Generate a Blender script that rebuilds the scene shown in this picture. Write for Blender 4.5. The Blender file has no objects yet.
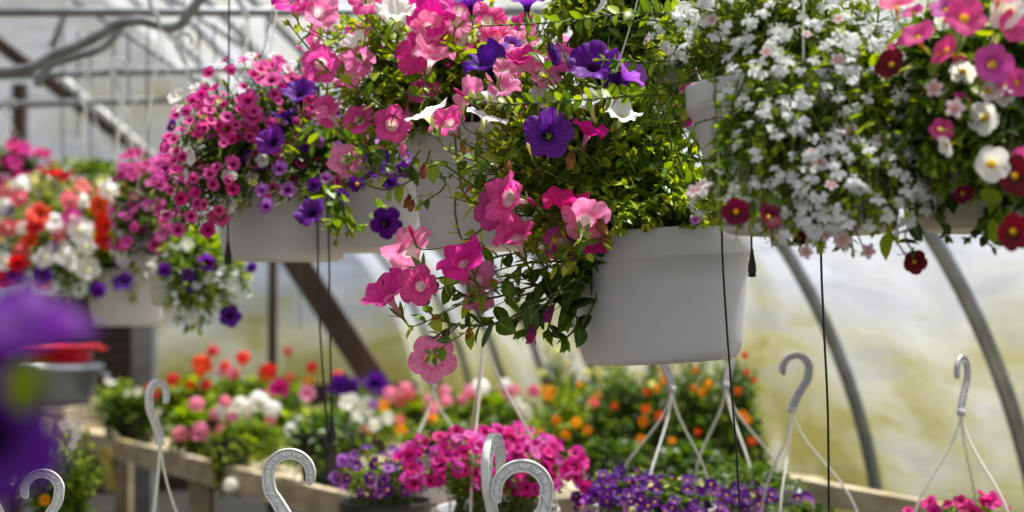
import bpy, math, random
import numpy as np
from mathutils import Vector, Matrix
random.seed(7); rng = np.random.default_rng(7)
S = bpy.context.scene; COL = S.collection
FPX = 1500.0; EYE = 1.5; PITCH = math.atan(44 / FPX)
FW = np.array([0, math.cos(PITCH), math.sin(PITCH)]); UP = np.array([0, -math.sin(PITCH), math.cos(PITCH)]); RT = np.array([1., 0, 0])
CAM = np.array([0, 0, EYE])
def P(px, py, D): return CAM + FW * D + RT * ((px - 512) / FPX * D) + UP * ((256 - py) / FPX * D)
def N(nx, ny, nz): v = RT * nx + UP * ny - FW * nz; return v / np.linalg.norm(v)
def unit(v): v = np.asarray(v, float); return v / (np.linalg.norm(v, axis=-1, keepdims=True) + 1e-9)
def lin(c):
    return tuple((x / 255 / 12.92 if x / 255 <= .04045 else ((x / 255 + .055) / 1.055) ** 2.4) for x in c) + (1.,)

# ---------------------------------------------------------------- materials
MATS = {}
def newmat(name):
    m = bpy.data.materials.new(name); m.use_nodes = True; m.node_tree.nodes.clear()
    nt = m.node_tree; out = nt.nodes.new('ShaderNodeOutputMaterial'); MATS[name] = m
    return m, nt, out
def nd(nt, t, **kw):
    n = nt.nodes.new('ShaderNode' + t)
    for k, v in kw.items():
        if k.startswith('i_'): n.inputs[k[2:].replace('_', ' ')].default_value = v
        else: setattr(n, k, v)
    return n
def ramp(nt, stops, interp='LINEAR'):
    r = nt.nodes.new('ShaderNodeValToRGB'); r.color_ramp.interpolation = interp; e = r.color_ramp.elements
    e[0].position, e[0].color = stops[0]; e[1].position, e[1].color = stops[-1]
    for p, c in stops[1:-1]: x = e.new(p); x.color = c
    return r
def plain(name, c1, c2=None, rough=.5, scale=8., metal=0., bump=0., detail=4, stretch=None, transl=0.):
    if name in MATS: return MATS[name]
    m, nt, out = newmat(name); L = nt.links.new
    b = nd(nt, 'BsdfPrincipled'); b.inputs['Roughness'].default_value = rough; b.inputs['Metallic'].default_value = metal
    tc = nd(nt, 'TexCoord'); mp = nd(nt, 'Mapping'); L(tc.outputs['Object'], mp.inputs[0])
    if stretch: mp.inputs['Scale'].default_value = stretch
    no = nd(nt, 'TexNoise'); no.inputs['Scale'].default_value = scale; no.inputs['Detail'].default_value = detail
    L(mp.outputs[0], no.inputs['Vector'])
    r = ramp(nt, [(.35, lin(c1)), (.65, lin(c2 or c1))]); L(no.outputs['Fac'], r.inputs[0]); L(r.outputs[0], b.inputs['Base Color'])
    if bump:
        bp = nd(nt, 'Bump'); bp.inputs['Strength'].default_value = bump; bp.inputs['Distance'].default_value = .01
        L(no.outputs['Fac'], bp.inputs['Height']); L(bp.outputs[0], b.inputs['Normal'])
    if transl:
        t = nd(nt, 'BsdfTranslucent'); L(r.outputs[0], t.inputs[0]); mx = nd(nt, 'MixShader'); mx.inputs[0].default_value = transl
        L(b.outputs[0], mx.inputs[1]); L(t.outputs[0], mx.inputs[2]); L(mx.outputs[0], out.inputs[0])
    else: L(b.outputs[0], out.inputs[0])
    return m
def petal(name, throat, mid, edge, p1=.12, p2=.32, transl=.5, vein=.25, vary=.1, streak=None):
    """colour runs from the throat to the lip (UV.x = radius), fine veins run along the petals (UV.y = angle)"""
    if name in MATS: return MATS[name]
    m, nt, out = newmat(name); L = nt.links.new
    uv = nd(nt, 'UVMap'); sx = nd(nt, 'SeparateXYZ'); L(uv.outputs[0], sx.inputs[0])
    r = ramp(nt, [(0, lin(throat)), (p1, lin(throat)), (p2, lin(mid)), (.62, lin(edge)), (1, lin(edge))]); L(sx.outputs[0], r.inputs[0])
    mp = nd(nt, 'CombineXYZ'); a = nd(nt, 'Math', operation='MULTIPLY'); a.inputs[1].default_value = 60; L(sx.outputs[1], a.inputs[0])
    L(a.outputs[0], mp.inputs[0]); c = nd(nt, 'Math', operation='MULTIPLY'); c.inputs[1].default_value = 3; L(sx.outputs[0], c.inputs[0]); L(c.outputs[0], mp.inputs[1])
    no = nd(nt, 'TexNoise'); no.inputs['Scale'].default_value = 1; L(mp.outputs[0], no.inputs['Vector'])
    vr = ramp(nt, [(.4, (1 - vein, 1 - vein, 1 - vein, 1)), (.6, (1, 1, 1, 1))]); L(no.outputs['Fac'], vr.inputs[0])
    mx = nd(nt, 'MixRGB', blend_type='MULTIPLY'); mx.inputs[0].default_value = 1; L(r.outputs[0], mx.inputs[1]); L(vr.outputs[0], mx.inputs[2])
    oi = nd(nt, 'ObjectInfo'); hs = nd(nt, 'HueSaturation')
    m1 = nd(nt, 'MapRange'); m1.inputs['To Min'].default_value = 1 - vary; m1.inputs['To Max'].default_value = 1 + vary; L(oi.outputs['Random'], m1.inputs[0]); L(m1.outputs[0], hs.inputs['Value'])
    m2 = nd(nt, 'MapRange'); m2.inputs['To Min'].default_value = .5 - vary * .15; m2.inputs['To Max'].default_value = .5 + vary * .15; L(oi.outputs['Random'], m2.inputs[0]); L(m2.outputs[0], hs.inputs['Hue'])
    L(mx.outputs[0], hs.inputs['Color'])
    b = nd(nt, 'BsdfPrincipled'); b.inputs['Roughness'].default_value = .55; b.inputs['Specular IOR Level'].default_value = .25; L(hs.outputs[0], b.inputs['Base Color'])
    bp = nd(nt, 'Bump'); bp.inputs['Strength'].default_value = .35; bp.inputs['Distance'].default_value = .002; L(no.outputs['Fac'], bp.inputs['Height']); L(bp.outputs[0], b.inputs['Normal'])
    t = nd(nt, 'BsdfTranslucent'); L(hs.outputs[0], t.inputs[0]); ms = nd(nt, 'MixShader'); ms.inputs[0].default_value = transl
    L(b.outputs[0], ms.inputs[1]); L(t.outputs[0], ms.inputs[2]); L(ms.outputs[0], out.inputs[0])
    return m
def leafmat(name, cs, transl=.45, rough=.42):
    if name in MATS: return MATS[name]
    m, nt, out = newmat(name); L = nt.links.new
    g = nd(nt, 'NewGeometry'); k = len(cs)
    r = ramp(nt, [(i / (k - 1), lin(c)) for i, c in enumerate(cs)]); L(g.outputs['Random Per Island'], r.inputs[0])
    uv = nd(nt, 'UVMap'); sx = nd(nt, 'SeparateXYZ'); L(uv.outputs[0], sx.inputs[0])
    # pale midrib
    ab = nd(nt, 'Math', operation='ABSOLUTE'); su = nd(nt, 'Math', operation='SUBTRACT'); su.inputs[1].default_value = .5; L(sx.outputs[1], su.inputs[0]); L(su.outputs[0], ab.inputs[0])
    lt = nd(nt, 'Math', operation='LESS_THAN'); lt.inputs[1].default_value = .045; L(ab.outputs[0], lt.inputs[0])
    mr = nd(nt, 'MixRGB'); mm = nd(nt, 'Math', operation='MULTIPLY'); mm.inputs[1].default_value = .35; L(lt.outputs[0], mm.inputs[0]); L(mm.outputs[0], mr.inputs[0])
    L(r.outputs[0], mr.inputs[1]); mr.inputs[2].default_value = lin((175, 190, 90))
    b = nd(nt, 'BsdfPrincipled'); b.inputs['Roughness'].default_value = rough; b.inputs['Specular IOR Level'].default_value = .4; L(mr.outputs[0], b.inputs['Base Color'])
    hs = nd(nt, 'HueSaturation'); hs.inputs['Hue'].default_value = .485; hs.inputs['Saturation'].default_value = 1.08; hs.inputs['Value'].default_value = 1.12; L(mr.outputs[0], hs.inputs['Color'])
    t = nd(nt, 'BsdfTranslucent'); L(hs.outputs[0], t.inputs[0]); ms = nd(nt, 'MixShader'); ms.inputs[0].default_value = transl
    L(b.outputs[0], ms.inputs[1]); L(t.outputs[0], ms.inputs[2]); L(ms.outputs[0], out.inputs[0])
    return m
LEAF = leafmat('leaf_bright', [(50, 84, 18), (92, 128, 28), (128, 160, 38), (170, 190, 56)])
LEAFD = leafmat('leaf_deep', [(28, 54, 14), (44, 76, 22), (66, 100, 28), (96, 128, 38)])
LEAFY = leafmat('leaf_yellowish', [(96, 122, 24), (140, 162, 36), (178, 192, 48), (206, 212, 84)])
STEM = plain('stem_green', (76, 92, 34), (104, 116, 48), .6, 40, transl=.15)
CALYX = plain('calyx_green', (92, 112, 40), (128, 142, 60), .6, 60, transl=.3)
POTW = plain('pot_white_plastic', (192, 191, 202), (198, 197, 206), .42, 6)
POTS = plain('pot_cream_plastic', (188, 184, 174), (198, 194, 184), .45, 5)
POTB = plain('pot_black_plastic', (22, 22, 24), (34, 34, 36), .5, 6)
SOIL = plain('potting_soil', (34, 24, 18), (60, 44, 32), .95, 60, bump=.6)
HOOKW = plain('hook_white_plastic', (226, 228, 232), (234, 236, 240), .4, 6, transl=.1)
HOOKG = plain('hook_grey_plastic', (160, 160, 170), (172, 172, 182), .45, 6)
WIREW = plain('strand_white', (205, 205, 200), (222, 222, 216), .45, 6)
BLACK = plain('rubber_black', (12, 12, 13), (20, 20, 22), .5, 20)
STEELG = plain('galvanised_steel', (104, 106, 110), (136, 138, 142), .45, 14, .55)
STEELD = plain('dark_steel_wire', (60, 60, 64), (80, 80, 84), .5, 14, .4)
TIMBER = plain('dark_brown_timber', (44, 32, 26), (72, 54, 44), .8, 14, stretch=(1, 1, .15), bump=.2)
BENCHW = plain('weathered_bench_timber', (148, 134, 110), (186, 172, 146), .85, 16, stretch=(1, .12, 1), bump=.3)
YEL = plain('anther_yellow', (228, 190, 40), (240, 206, 70), .6, 20)
GRN = plain('pistil_green', (170, 180, 80), (190, 200, 110), .6, 20)

PET = {
 'pink': petal('petal_pink', (250, 215, 220), (232, 40, 158), (252, 92, 188), .22, .4),
 'light': petal('petal_light_pink', (252, 225, 228), (250, 104, 180), (255, 146, 206), .2, .42),
 'magenta': petal('petal_magenta', (250, 180, 210), (234, 14, 136), (252, 40, 166), .1, .22),
 'violet': petal('petal_violet', (24, 6, 46), (88, 18, 142), (136, 48, 186), .1, .3, vein=.35),
 'deep': petal('petal_deep_violet', (20, 4, 40), (70, 8, 120), (100, 22, 160), .1, .3, vein=.35),
 'lilac': petal('petal_lilac', (50, 20, 90), (150, 60, 190), (176, 96, 212), .1, .3),
 'white': petal('petal_white', (226, 226, 160), (246, 246, 240), (250, 250, 250), .1, .22, vein=.08, vary=.03),
 'whitey': petal('petal_white_yellow_eye', (240, 200, 30), (250, 246, 230), (250, 250, 250), .16, .26, vein=.06, vary=.03),
 'red': petal('petal_red', (120, 0, 10), (214, 14, 20), (232, 28, 34), .1, .3, vein=.2),
 'salmon': petal('petal_salmon', (240, 190, 180), (232, 90, 90), (240, 118, 118), .1, .3),
 'dred': petal('petal_dark_red', (190, 130, 30), (70, 2, 24), (112, 6, 42), .1, .2, vein=.3),
 'cpink': petal('petal_small_pink', (120, 10, 50), (208, 36, 136), (236, 90, 176), .16, .36, vein=.15),
 'cmag': petal('petal_small_magenta', (110, 6, 60), (190, 16, 112), (216, 36, 148), .14, .3, vein=.15),
 'corch': petal('petal_small_orchid', (230, 170, 40), (180, 50, 160), (222, 86, 190), .12, .24, vein=.2),
 'cpy': petal('petal_pink_yellow_eye', (240, 180, 40), (236, 60, 150), (244, 84, 168), .12, .24, vein=.2),
 'cyel': petal('petal_pale_yellow', (220, 200, 60), (232, 226, 110), (240, 238, 160), .12, .3, vein=.06),
 'cpur': petal('petal_small_purple', (240, 180, 30), (66, 8, 110), (96, 20, 144), .14, .24, vein=.15),
 'cpurl': petal('petal_small_mauve', (80, 20, 90), (150, 50, 170), (180, 110, 200), .14, .3, vein=.15),
 'lob': petal('petal_lobelia_white', (220, 224, 180), (236, 240, 248), (244, 246, 252), .08, .2, vein=.05, vary=.03),
 'bac': petal('petal_bacopa_blush', (220, 120, 40), (216, 150, 180), (240, 216, 228), .16, .3, vein=.05),
 'ger': petal('petal_geranium_red', (180, 10, 10), (226, 20, 20), (240, 40, 34), .1, .3, vein=.1),
 'gpk': petal('petal_geranium_pink', (230, 60, 130), (240, 120, 170), (248, 160, 192), .1, .3, vein=.1),
 'gwh': petal('petal_cluster_white', (230, 220, 200), (246, 244, 240), (250, 250, 248), .1, .3, vein=.04),
 'org': petal('petal_orange', (210, 100, 6), (244, 140, 14), (252, 172, 24), .1, .3, vein=.2),
 'orr': petal('petal_orange_red', (180, 40, 6), (226, 72, 16), (238, 92, 22), .1, .3, vein=.2),
 'wilt': petal('petal_wilted_tan', (110, 60, 30), (176, 110, 60), (200, 140, 84), .1, .5, vein=.5),
 'wiltp': petal('petal_wilted_purple', (130, 70, 50), (130, 60, 110), (196, 60, 140), .1, .5, vein=.5),
}

# ---------------------------------------------------------------- mesh builder (all quads)
class G:
    def __init__(s): s.V = []; s.F = []; s.U = []; s.M = []; s.n = 0; s.mats = []
    def mi(s, m):
        if m not in s.mats: s.mats.append(m)
        return s.mats.index(m)
    def add(s, V, F, U, m):
        V = np.asarray(V, float); F = np.asarray(F, np.int64)
        s.V.append(V); s.F.append(F + s.n); s.U.append(np.asarray(U, float)); s.M.append(np.full(len(F), s.mi(m))); s.n += len(V)
    def arr(s):
        return np.concatenate(s.V), np.concatenate(s.F), np.concatenate(s.U), np.concatenate(s.M)
    def mesh(s, name, smooth=True):
        V, F, U, M = s.arr(); me = bpy.data.meshes.new(name)
        me.vertices.add(len(V)); me.vertices.foreach_set('co', V.astype(np.float32).ravel())
        me.loops.add(F.size); me.loops.foreach_set('vertex_index', F.astype(np.int32).ravel())
        me.polygons.add(len(F)); me.polygons.foreach_set('loop_start', np.arange(0, F.size, 4, dtype=np.int32))
        try: me.polygons.foreach_set('loop_total', np.full(len(F), 4, dtype=np.int32))
        except Exception: pass
        for m in s.mats: me.materials.append(m)
        me.polygons.foreach_set('material_index', M.astype(np.int32))
        me.polygons.foreach_set('use_smooth', np.full(len(F), bool(smooth)))
        uv = me.uv_layers.new(name='UVMap'); uv.data.foreach_set('uv', U[F.ravel()].astype(np.float32).ravel())
        me.update(calc_edges=True); me.validate(); return me
def gridF(nr, nc, wrap=False):
    c = np.arange(nc if wrap else nc - 1); r = np.arange(nr - 1); R, C = np.meshgrid(r, c, indexing='ij'); C2 = (C + 1) % nc
    return np.stack([R * nc + C, R * nc + C2, (R + 1) * nc + C2, (R + 1) * nc + C], -1).reshape(-1, 4)
def frame(t):
    t = unit(t); a = np.array([0, 0, 1.]) if abs(t[2]) < .9 else np.array([1., 0, 0]); x = unit(np.cross(a, t)); return x, np.cross(t, x)
def tube(g, pts, rad, m, ns=6, cap=False):
    pts = np.asarray(pts, float); n = len(pts); rad = np.broadcast_to(np.asarray(rad, float), (n,)).copy()
    if cap:
        pts = np.concatenate([pts[:1], pts, pts[-1:]]); rad = np.concatenate([[1e-5], rad, [1e-5]]); n += 2
    T = np.gradient(pts, axis=0); 
    if cap: T[0] = T[1] = pts[2] - pts[1]; T[-1] = T[-2] = pts[-2] - pts[-3]
    T = unit(T); x, y = frame(T[0]); ang = np.arange(ns) / ns * 2 * math.pi; V = []
    for i in range(n):
        x = unit(x - T[i] * np.dot(x, T[i])); y = np.cross(T[i], x)
        V.append(pts[i] + rad[i] * (np.cos(ang)[:, None] * x + np.sin(ang)[:, None] * y))
    V = np.concatenate(V); U = np.stack([np.repeat(np.linspace(0, 1, n), ns), np.tile(ang / 6.283, n)], -1)
    g.add(V, gridF(n, ns, True), U, m)
def box(g, a, b, m, R=None, o=None):
    a = np.array(a, float); b = np.array(b, float)
    V = np.array([[x, y, z] for x in (a[0], b[0]) for y in (a[1], b[1]) for z in (a[2], b[2])])
    if R is not None: V = V @ np.array(R).T
    if o is not None: V = V + np.array(o)
    F = [[0, 1, 3, 2], [4, 6, 7, 5], [0, 4, 5, 1], [2, 3, 7, 6], [0, 2, 6, 4], [1, 5, 7, 3]]
    g.add(V, F, np.zeros((8, 2)), m)
def beam(g, A, B, w, h, m, roll_up=(0, 0, 1)):
    A = np.array(A, float); B = np.array(B, float); t = unit(B - A); u = np.array(roll_up, float)
    if abs(np.dot(t, u)) > .95: u = np.array([0, 1., 0])
    s = unit(np.cross(t, u)); n = np.cross(s, t); L = np.linalg.norm(B - A)
    R = np.stack([s, t, n], 1); box(g, (-w / 2, 0, -h / 2), (w / 2, L, h / 2), m, R, A)
def lathe(g, prof, m, ns=48, o=(0, 0, 0), R=None, uvr=False):
    prof = np.array(prof, float); ang = np.arange(ns) / ns * 2 * math.pi
    V = np.stack([prof[:, 0][:, None] * np.cos(ang), prof[:, 0][:, None] * np.sin(ang), np.repeat(prof[:, 1][:, None], ns, 1)], -1).reshape(-1, 3)
    if R is not None: V = V @ np.array(R).T
    V = V + np.array(o)
    U = np.stack([np.repeat(np.linspace(0, 1, len(prof)), ns), np.tile(ang / 6.283, len(prof))], -1)
    g.add(V, gridF(len(prof), ns, True), U, m)
def link(name, me, parent=None, M=None):
    o = bpy.data.objects.new(name, me); COL.objects.link(o)
    if parent is not None: o.parent = parent
    if M is not None: o.matrix_local = M
    return o
def tag(o, label=None, cat=None, group=None, kind=None):
    if label: o['label'] = label
    if cat: o['category'] = cat
    if group: o['group'] = group
    if kind: o['kind'] = kind
    return o
def empty(name, loc, label=None, cat=None, group=None):
    o = bpy.data.objects.new(name, None); COL.objects.link(o); o.location = Vector([float(x) for x in loc]); o.empty_display_size = .05
    return tag(o, label, cat, group)
def shift(g, o):
    off = np.array(o.location)
    g.V = [v - off for v in g.V]; return g

# ---------------------------------------------------------------- flower templates (radius 1, face towards +z)
def t_petunia(col, seed, flare=.12, ruf=.07, notch=.23, nth=60, rings=11, calyx=True, eye=None, reflex=.0, fold=.0):
    r_ = np.random.default_rng(seed); g = G(); th = np.arange(nth) / nth * 2 * math.pi
    lob = np.abs(np.sin(2.5 * th)) ** .55; k1, k2 = r_.integers(3, 5), r_.integers(7, 11); a, b, c = r_.random(3) * 6.28
    edge = (1 - notch) + notch * lob + .016 * np.sin(k2 * th + a)
    V = []; U = []
    tub = [(.05, -1.0), (.075, -.8), (.10, -.5), (.14, -.28), (.20, -.12)]
    for r, z in tub:
        V.append(np.stack([r * np.cos(th), r * np.sin(th), np.full(nth, z)], -1)); U.append(np.stack([np.full(nth, r * .7), th / 6.283], -1))
    for i in range(1, rings + 1):
        s = i / rings; r = .20 + (edge - .20) * s
        z = -.12 + (.12 + flare) * math.sin(s * 1.57) - reflex * s * s
        z = z + ruf * s ** 2 * np.sin(k1 * th + b) + ruf * .55 * s ** 3 * np.sin(k2 * th + c) - .05 * s * np.cos(5 * th) * .8 + ruf * .16 * s ** 4 * np.sin(15 * th + a) + fold * s * s * np.cos(th * 2 + b)
        z = z + .025 * s * np.sin(13 * th + c) 
        V.append(np.stack([r * np.cos(th), r * np.sin(th), z], -1)); U.append(np.stack([np.full(nth, .2 + .8 * s), th / 6.283], -1))
    g.add(np.concatenate(V), gridF(len(V), nth, True), np.concatenate(U), PET[col])
    if eye is not None: lathe(g, [(0.001, -.2), (.035, -.21), (.04, -.26), (.02, -.34), (0.001, -.36)] if nth > 40 else [(0.001, -.1), (.09, -.12), (.12, -.2), (.05, -.34), (0.001, -.36)], eye, 8)
    return g
def t_calyx(seed=0):
    g = G(); tube(g, [(0, 0, -1.55), (0, 0, -1.25), (0, 0, -.98)], [.035, .045, .085], CALYX, 8)
    for k in range(5):
        a = k * 1.2566 + .3; ca, sa = math.cos(a), math.sin(a); V = []; U = []
        for s in np.linspace(0, 1, 5):
            w = .1 * math.sin(math.pi * (.15 + .85 * s)) + .004; rr = .09 + .34 * s ** 1.4; z = -1.04 + .44 * s
            for t in (-1, 0, 1): V.append((rr * ca - w * t * sa, rr * sa + w * t * ca, z + .01 * abs(t))); U.append((s, .5))
        g.add(V, gridF(5, 3), U, CALYX)
    return g
def petalgrid(g, col, ang, L, W, tilt, z0=0., r0=.05, cup=.1, nr=6, nc=5, rnd=1.5, wav=0.):
    V = []; U = []; d = np.array([math.cos(ang), math.sin(ang), 0]); s_ = np.array([-math.sin(ang), math.cos(ang), 0])
    for s in np.linspace(0, 1, nr):
        w = W * .5 * (math.sin(math.pi * min(1, (.1 + s * .9)) ** rnd) * .94 + .06)
        if s > .99: w = W * .24
        for t in np.linspace(-1, 1, nc):
            p = d * (r0 + s * L * math.cos(tilt)) + s_ * (t * w); p = p + np.array([0, 0, z0 + s * L * math.sin(tilt) + cup * t * t * w - cup * .6 * s * s * L + wav * math.sin(5 * s + 3 * t + ang * 3)])
            V.append(p); U.append((.1 + .9 * s, (ang / 6.283 + t * .08) % 1))
    g.add(V, gridF(nr, nc), U, PET[col])
def t_small(col, seed, eye=YEL):   # calibrachoa
    return t_petunia(col, seed, flare=.1, ruf=.04, notch=.16, nth=30, rings=4, calyx=False, eye=eye)
def t_lobelia(col, seed):
    g = G(); r_ = np.random.default_rng(seed)
    for a in (-90, -38, -142): petalgrid(g, col, math.radians(a + r_.normal() * 5), .95, .72, -.1 + r_.normal() * .12, cup=.25, nr=5, nc=4)
    for a in (62, 118): petalgrid(g, col, math.radians(a), .6, .26, .35, cup=.1, nr=4, nc=3)
    tube(g, [(0, 0, .03), (0, .02, -.3), (0, .05, -.9)], [.12, .1, .05], PET[col], 6); tube(g, [(0, .05, -.85), (0, .1, -1.6)], [.06, .04], CALYX, 5)
    return g
def t_star(col, seed, n=5):
    g = G()
    for k in range(n): petalgrid(g, col, k * 6.283 / n + .2, .9, .74, .08, cup=.15, nr=5, nc=4)
    lathe(g, [(.001, .1), (.12, .08), (.14, 0)], YEL, 8); tube(g, [(0, 0, 0), (0, 0, -1.2)], [.1, .05], CALYX, 5)
    return g
def fib(n, zmin=-.3):
    i = np.arange(n) + .5; z = 1 - (1 - zmin) * i / n; r = np.sqrt(1 - z * z); t = i * 2.39996; return np.stack([r * np.cos(t), r * np.sin(t), z], -1)
def addg(g, src, M3, o, sc):
    V, F, U, M = src.arr(); V = (V * sc) @ M3.T + o
    for i, m in enumerate(src.mats):
        g.F.append(F[M == i] + g.n); g.M.append(np.full(int((M == i).sum()), g.mi(m)))
    g.V.append(V); g.U.append(U); g.n += len(V)
def basis(n, roll=0.):
    x, y = frame(n); c, s = math.cos(roll), math.sin(roll); return np.stack([c * x + s * y, -s * x + c * y, unit(n)], 1)
def t_umbel(col, seed, n=26):
    g = G(); r_ = np.random.default_rng(seed); fl = G()
    for k in range(5): petalgrid(fl, col, k * 1.2566, .9, .75, .2, cup=.2, nr=3, nc=3)
    for d in fib(n, -.35):
        d2 = unit(d + r_.normal(size=3) * .12); addg(g, fl, basis(d2, r_.random() * 6), d2 * (.72 + .15 * r_.random()), .36)
        tube(g, [(0, 0, -.6), d2 * .7], [.02, .015], STEM, 3)
    tube(g, [(0, 0, -.6), (0, .05, -2.2)], [.06, .05], STEM, 5); return g
def t_pom(col, seed):   # marigold
    g = G(); r_ = np.random.default_rng(seed)
    for ring, (n, tilt, L, z) in enumerate([(11, -.05, .95, -.1), (10, .3, .8, 0), (8, .65, .6, .1), (6, 1.0, .4, .15), (4, 1.3, .3, .2)]):
        for k in range(n): petalgrid(g, col, k * 6.283 / n + ring * .4 + r_.normal() * .08, L, .5, tilt + r_.normal() * .08, z, .03, .15, 4, 3, wav=.03)
    lathe(g, [(.001, -.55), (.14, -.5), (.2, -.3), (.22, -.05)], CALYX, 8); tube(g, [(0, 0, -.5), (0, 0, -1.6)], [.07, .05], STEM, 5); return g
def t_wilt(col, seed, L=2.1):
    g = G(); r_ = np.random.default_rng(seed); n, ns = 12, 20; th = np.arange(ns) / ns * 6.283; V = []; U = []
    for i in range(n):
        s = i / (n - 1); r = .12 + .42 * math.sin(min(1, s * 1.15) * 2.2) * (1 - .45 * s); tw = s * 1.6
        rr = r * (1 + .32 * np.sin(5 * th + tw * 2) + .12 * r_.normal(size=ns)); bx = .25 * math.sin(s * 2.4 + seed)
        V.append(np.stack([rr * np.cos(th + tw) + bx, rr * np.sin(th + tw), np.full(ns, -.9 + s * L)], -1)); U.append(np.stack([np.full(ns, .15 + .8 * s), th / 6.283], -1))
    g.add(np.concatenate(V), gridF(n, ns, True), np.concatenate(U), PET[col]); return g
def t_bud(col, seed):
    g = G(); pr = [(.05, -1), (.08, -.6), (.1, -.2), (.15, .2), (.2, .55), (.16, .85), (.06, 1.05), (.002, 1.1)]; lathe(g, pr, PET[col], 12); lathe(g, [(.06, -1.15), (.12, -1.0), (.16, -.7), (.13, -.45), (.1, -.3)], CALYX, 8); return g

PROTO = {}
SMALLEYE = {'whitey': YEL, 'corch': YEL, 'cpy': YEL, 'cpur': YEL, 'dred': YEL, 'cyel': YEL}
def proto(kind, col, var):
    k = (kind, col, var)
    if k in PROTO: return PROTO[k]
    sd = var * 17 + len(col) * 3 + sum(map(ord, col))
    if kind == 'petunia':
        p = [dict(flare=.1, ruf=.08), dict(flare=.3, ruf=.12), dict(flare=.05, reflex=.18, ruf=.1), dict(flare=.42, ruf=.16, fold=.16), dict(flare=.2, ruf=.14, fold=.12)][var % 5]
        g = t_petunia(col, sd, eye=GRN if col not in ('violet', 'deep') else None, **p)
    elif kind == 'small': g = t_small(col, sd, SMALLEYE.get(col))
    elif kind == 'lobelia': g = t_lobelia(col, sd)
    elif kind == 'star': g = t_star(col, sd)
    elif kind == 'umbel': g = t_umbel(col, sd)
    elif kind == 'pom': g = t_pom(col, sd)
    elif kind == 'wilt': g = t_wilt(col, sd)
    elif kind == 'bud': g = t_bud(col, sd)
    elif kind == 'calyx': g = t_calyx()
    PROTO[k] = (g, g.mesh(kind + '_' + col)); return PROTO[k]
NAMES = {'petunia': 'petunia_flower', 'small': 'calibrachoa_flower', 'lobelia': 'lobelia_flower', 'star': 'bacopa_flower', 'umbel': 'geranium_flower', 'pom': 'marigold_flower', 'wilt': 'wilted_flower', 'bud': 'flower_bud'}
def put_flower(parent, kind, col, pos, n, rad, var=None, roll=None, calyx=False, name=None):
    var = random.randrange(5 if kind == 'petunia' else 3) if var is None else var
    g, me = proto(kind, col, var); B = basis(n, random.random() * 6.283 if roll is None else roll)
    if kind == 'lobelia':   # broad lip hangs down
        n = unit(n); y = unit(np.array([0, 0, 1.]) - n * n[2] + rng.normal(size=3) * .25); x = unit(np.cross(y, n)); B = np.stack([x, np.cross(n, x), n], 1)
    off = np.array(parent.location)
    M = Matrix.Translation(Vector(pos - off)) @ Matrix(B.tolist()).to_4x4() @ Matrix.Diagonal((rad, rad, rad, 1))
    o = link(name or NAMES[kind], me, parent, M)
    if calyx:
        link('calyx', proto('calyx', 'x', 0)[1], o)
    return o

# ---------------------------------------------------------------- leaves and stems
def leaftemplate(nr, nc, prof='oval'):
    s = np.linspace(0, 1, nr); t = np.linspace(-1, 1, nc); Sg, Tg = np.meshgrid(s, t, indexing='ij')
    if prof == 'oval': w = np.sin(np.pi * np.clip(.06 + .94 * Sg, 0, 1) ** .9) ** .75 + .05
    elif prof == 'narrow': w = np.sin(np.pi * np.clip(.05 + .95 * Sg, 0, 1) ** .8) ** .9 + .04
    else: w = np.sin(np.pi * np.clip(.12 + .86 * Sg, 0, 1)) ** .5
    return Sg.ravel(), Tg.ravel(), w.ravel(), gridF(nr, nc)
def leaves(g, base, d, n, L, W, curl, m, nr=5, nc=3, prof='oval', fold=.25):
    k = len(base)
    if not k: return
    d = unit(d); s = unit(np.cross(d, n)); n = np.cross(s, d); Sg, Tg, w, F = leaftemplate(nr, nc, prof); q = len(Sg)
    L = L[:, None, None]; W = W[:, None, None]; cu = curl[:, None, None]
    S1 = Sg[None, :, None]; T1 = Tg[None, :, None]; w1 = w[None, :, None]
    V = base[:, None] + d[:, None] * (S1 * L * (1 - .15 * np.abs(cu) * S1)) + s[:, None] * (T1 * w1 * W / 2) + n[:, None] * (fold * np.abs(T1) * w1 * W / 2 - cu * S1 ** 2 * L)
    U = np.tile(np.stack([Sg, Tg * .5 + .5], -1), (k, 1)); Fa = (F[None] + (np.arange(k) * q)[:, None, None]).reshape(-1, 4)
    g.add(V.reshape(-1, 3), Fa, U, m)
def bez(p0, p1, p2, p3, n):
    t = np.linspace(0, 1, n)[:, None]; return (1 - t) ** 3 * p0 + 3 * (1 - t) ** 2 * t * p1 + 3 * (1 - t) * t * t * p2 + t ** 3 * p3
def crspline(pts, per=8):
    pts = np.asarray(pts, float); q = np.concatenate([[2 * pts[0] - pts[1]], pts, [2 * pts[-1] - pts[-2]]]); out = []
    for i in range(1, len(q) - 2):
        for t in np.arange(per) / per:
            a, b, c, d = q[i - 1:i + 3]; out.append(.5 * ((2 * b) + (c - a) * t + (2 * a - 5 * b + 4 * c - d) * t * t + (-a + 3 * b - 3 * c + d) * t ** 3))
    out.append(pts[-1]); return np.array(out)
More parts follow.
